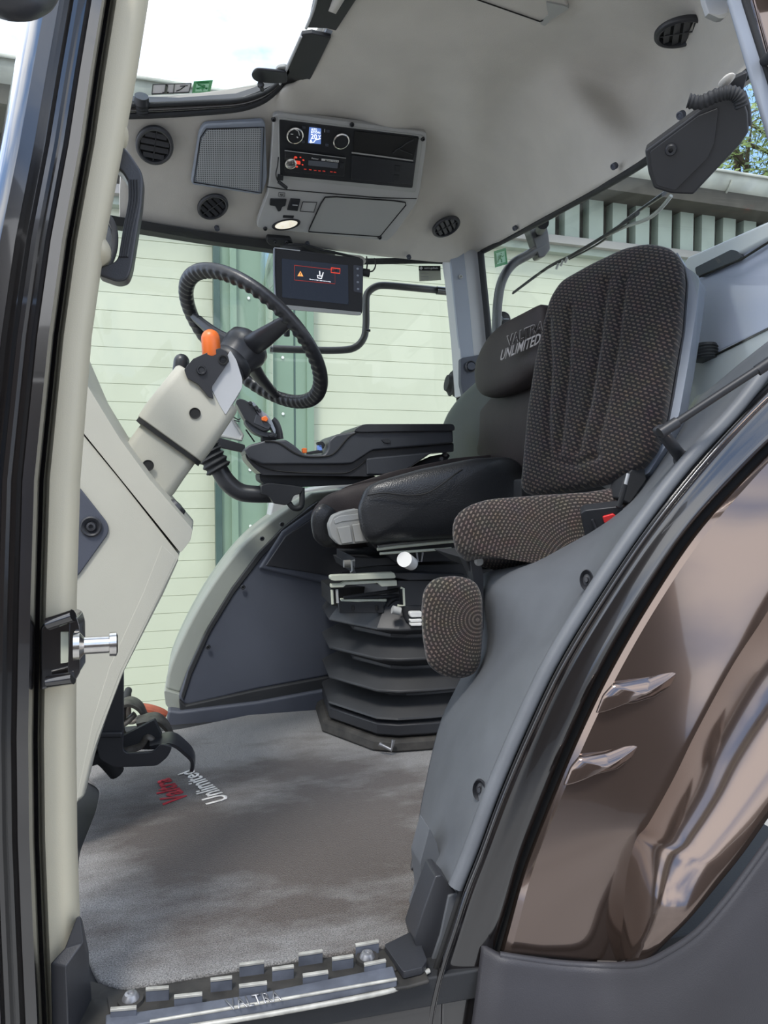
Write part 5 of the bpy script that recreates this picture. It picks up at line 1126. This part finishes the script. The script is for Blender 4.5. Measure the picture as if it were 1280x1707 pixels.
sa, sb = ws(wq(366, 650)), ws(wq(519, 650)); w_ = sb-sa
wbox('door_leaf', sa, sb, zlo, zt, .02, .08, 'gdoor', gd)
wbox('dark_jamb', sa-.05, sa, zlo, zt, .02, .11, 'gdoord', gd)
wbox('rib', sa+w_*.10, sa+w_*.17, zlo, zt, .08, .12, 'gdoor', gd); wbox('rib', sa+w_*.47, sa+w_*.55, zlo, zt, .08, .13, 'gdoor', gd)
wbox('dark_gap', sa+w_*.78, sa+w_*.80, zlo, zt, .075, .085, 'gdoord', gd)
wbox('rib', sa+w_*.92, sa+w_*1.0, zlo, zt, .08, .10, 'gdoor', gd)
for k in range(8): 
    for f in (.30, .66): q = W0.xy.to_3d()+WD*(sa+w_*f)+WNm*.085+V((0,0,-.9+k*.45)); lathe('screw_head', [(0,.006),(.012,.004),(.012,0)], fr(q, WNm), M['white'], gd, 10)
# roof edge, ribbed cladding and gutter above
zc0, zc1 = wq(1000, 405).z, wq(1000, 345).z
s2, s3 = ws(wq(760, 500)), ws(wq(1600, 500))
wbox('soffit', s0, s3, zt-.02, zt+.06, -.3, .10, 'clad')
wbox('drip_rail', s0, s3, zc0-.10, zc0-.03, .0, .16, 'conc')
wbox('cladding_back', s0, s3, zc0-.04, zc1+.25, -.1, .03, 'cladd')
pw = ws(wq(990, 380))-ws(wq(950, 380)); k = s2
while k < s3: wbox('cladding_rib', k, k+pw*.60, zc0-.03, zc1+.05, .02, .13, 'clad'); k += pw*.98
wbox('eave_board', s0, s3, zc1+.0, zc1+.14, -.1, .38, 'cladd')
gz = zc1+.26
gt = thing('roof_gutter', 'weathered pale roof gutter along the top of the building', 'gutter', V((wq(1100,320).x, wq(1100,320).y, gz)))
bm = bmesh.new(); pr_ = [(.20+.15*math.cos(math.radians(a)), .15*math.sin(math.radians(a))) for a in range(-180, 1, 15)]
pr_ = [(.05, .02)] + pr_ + [(.35, .02), (.37, .02), (.37, .0)]
vs = [[bm.verts.new(W0.xy.to_3d()+WD*s+WNm*(d+.10)+V((0,0,gz+q))) for d, q in pr_] for s in (s0, s3)]
for k in range(len(pr_)-1): bm.faces.new((vs[0][k], vs[1][k], vs[1][k+1], vs[0][k+1]))
me = bpy.data.meshes.new('channel'); fin(me, bm); o = link('channel', me, M['roofm'], gt); sm = o.modifiers.new('s', 'SOLIDIFY'); sm.thickness = .006
k = s2
while k < s3:
    c = W0.xy.to_3d()+WD*k+WNm*.30+V((0,0,gz)); tube('gutter_bracket', [c+WNm*(.155*math.cos(a/10))+V((0,0,.155*math.sin(a/10))) for a in range(-31, 1, 4)], .012, M['roofm'], gt, 6); k += pw*5
gnd = struct(prism('floor', [V((-14,-14,-1.6)), V((18,-14,-1.6)), V((18,14,-1.6)), V((-14,14,-1.6))], (0, 0, -.1), M['conc']), 'concrete yard around the tractor')
# farm building across the yard, mirrored in the glossy fender
ob = thing('yard_building', 'dark farm building across the yard, behind the photographer', 'building', V((-2, -9, -1.6)))
prism('wall', [V((-9,-9,-1.6)), V((3.2,-9,-1.6)), V((3.2,-9,3.0)), V((-9,-9,3.0))], (0, -3, 0), M['brick'], ob)
prism('roof', [V((-9.3,-8.7,3.0)), V((3.5,-8.7,3.0)), V((3.5,-10.5,4.4)), V((-9.3,-10.5,4.4))], (0, 0, .12), M['cladd'], ob)
# trees
def tree(x, y, zb, h, r, seed, lab):
    rn = random.Random(seed); t = thing('tree', lab, 'tree', V((x, y, -1.6)), 'trees behind the building')
    top = V((x, y, zb+h)); tr = tube('trunk', [V((x,y,-1.6)), V((x+.1,y,zb)), V((x-.1,y+.1,zb+h*.9))], [.2,.14,.03], M['bark'], t, 8)
    for k in range(14):
        a = rn.uniform(0, 6.28); z0 = zb+h*rn.uniform(.1,.8); q = r*rn.uniform(.5,.95)
        tube('branch', [V((x,y,z0)), V((x+q*.5*math.cos(a), y+q*.5*math.sin(a), z0+.35)), V((x+q*math.cos(a), y+q*math.sin(a), z0+.5))], [.05,.03,.01], M['bark'], t, 5, 3)
    vs, fs, mi = [], [], []
    cl = [(V((x,y,zb+h*.5)) + V((rn.gauss(0,1),rn.gauss(0,1),rn.gauss(0,.9)))*r*.42, r*rn.uniform(.16,.34)) for _ in range(60)]
    for i in range(15000):
        c, q = cl[rn.randrange(60)]; p = c+V((rn.gauss(0,1),rn.gauss(0,1),rn.gauss(0,.7)))*q*.6
        u = V((rn.gauss(0,1),rn.gauss(0,1),rn.gauss(0,1))).normalized(); w = u.orthogonal().normalized(); L = rn.uniform(.035,.075)
        b = len(vs); vs += [p-u*L, p+w*L*.45, p+u*L, p-w*L*.45]; fs.append((b,b+1,b+2,b+3)); mi.append(rn.choice((0,0,1,2)))
    me = bpy.data.meshes.new('foliage'); me.from_pydata(vs, [], fs)
    for m_ in LEAF: me.materials.append(m_)
    me.polygons.foreach_set('material_index', mi)
    link('foliage', me, None, t)
p1 = hit(1240, 300, YP(9)); p2 = hit(1130, 290, YP(10)); p3 = hit(1330, 200, YP(9.5))
tree(p1.x, p1.y, 2.6, 4.2, 2.3, 1, 'green leafy tree behind the gutter, right of the wiper motor cover')
tree(p2.x, p2.y, 2.4, 2.6, 1.9, 2, 'green leafy tree behind the gutter, left of the wiper motor cover')
tree(p3.x, p3.y, 3.0, 5.2, 2.3, 3, 'tall green tree at the right edge behind the door pillar')
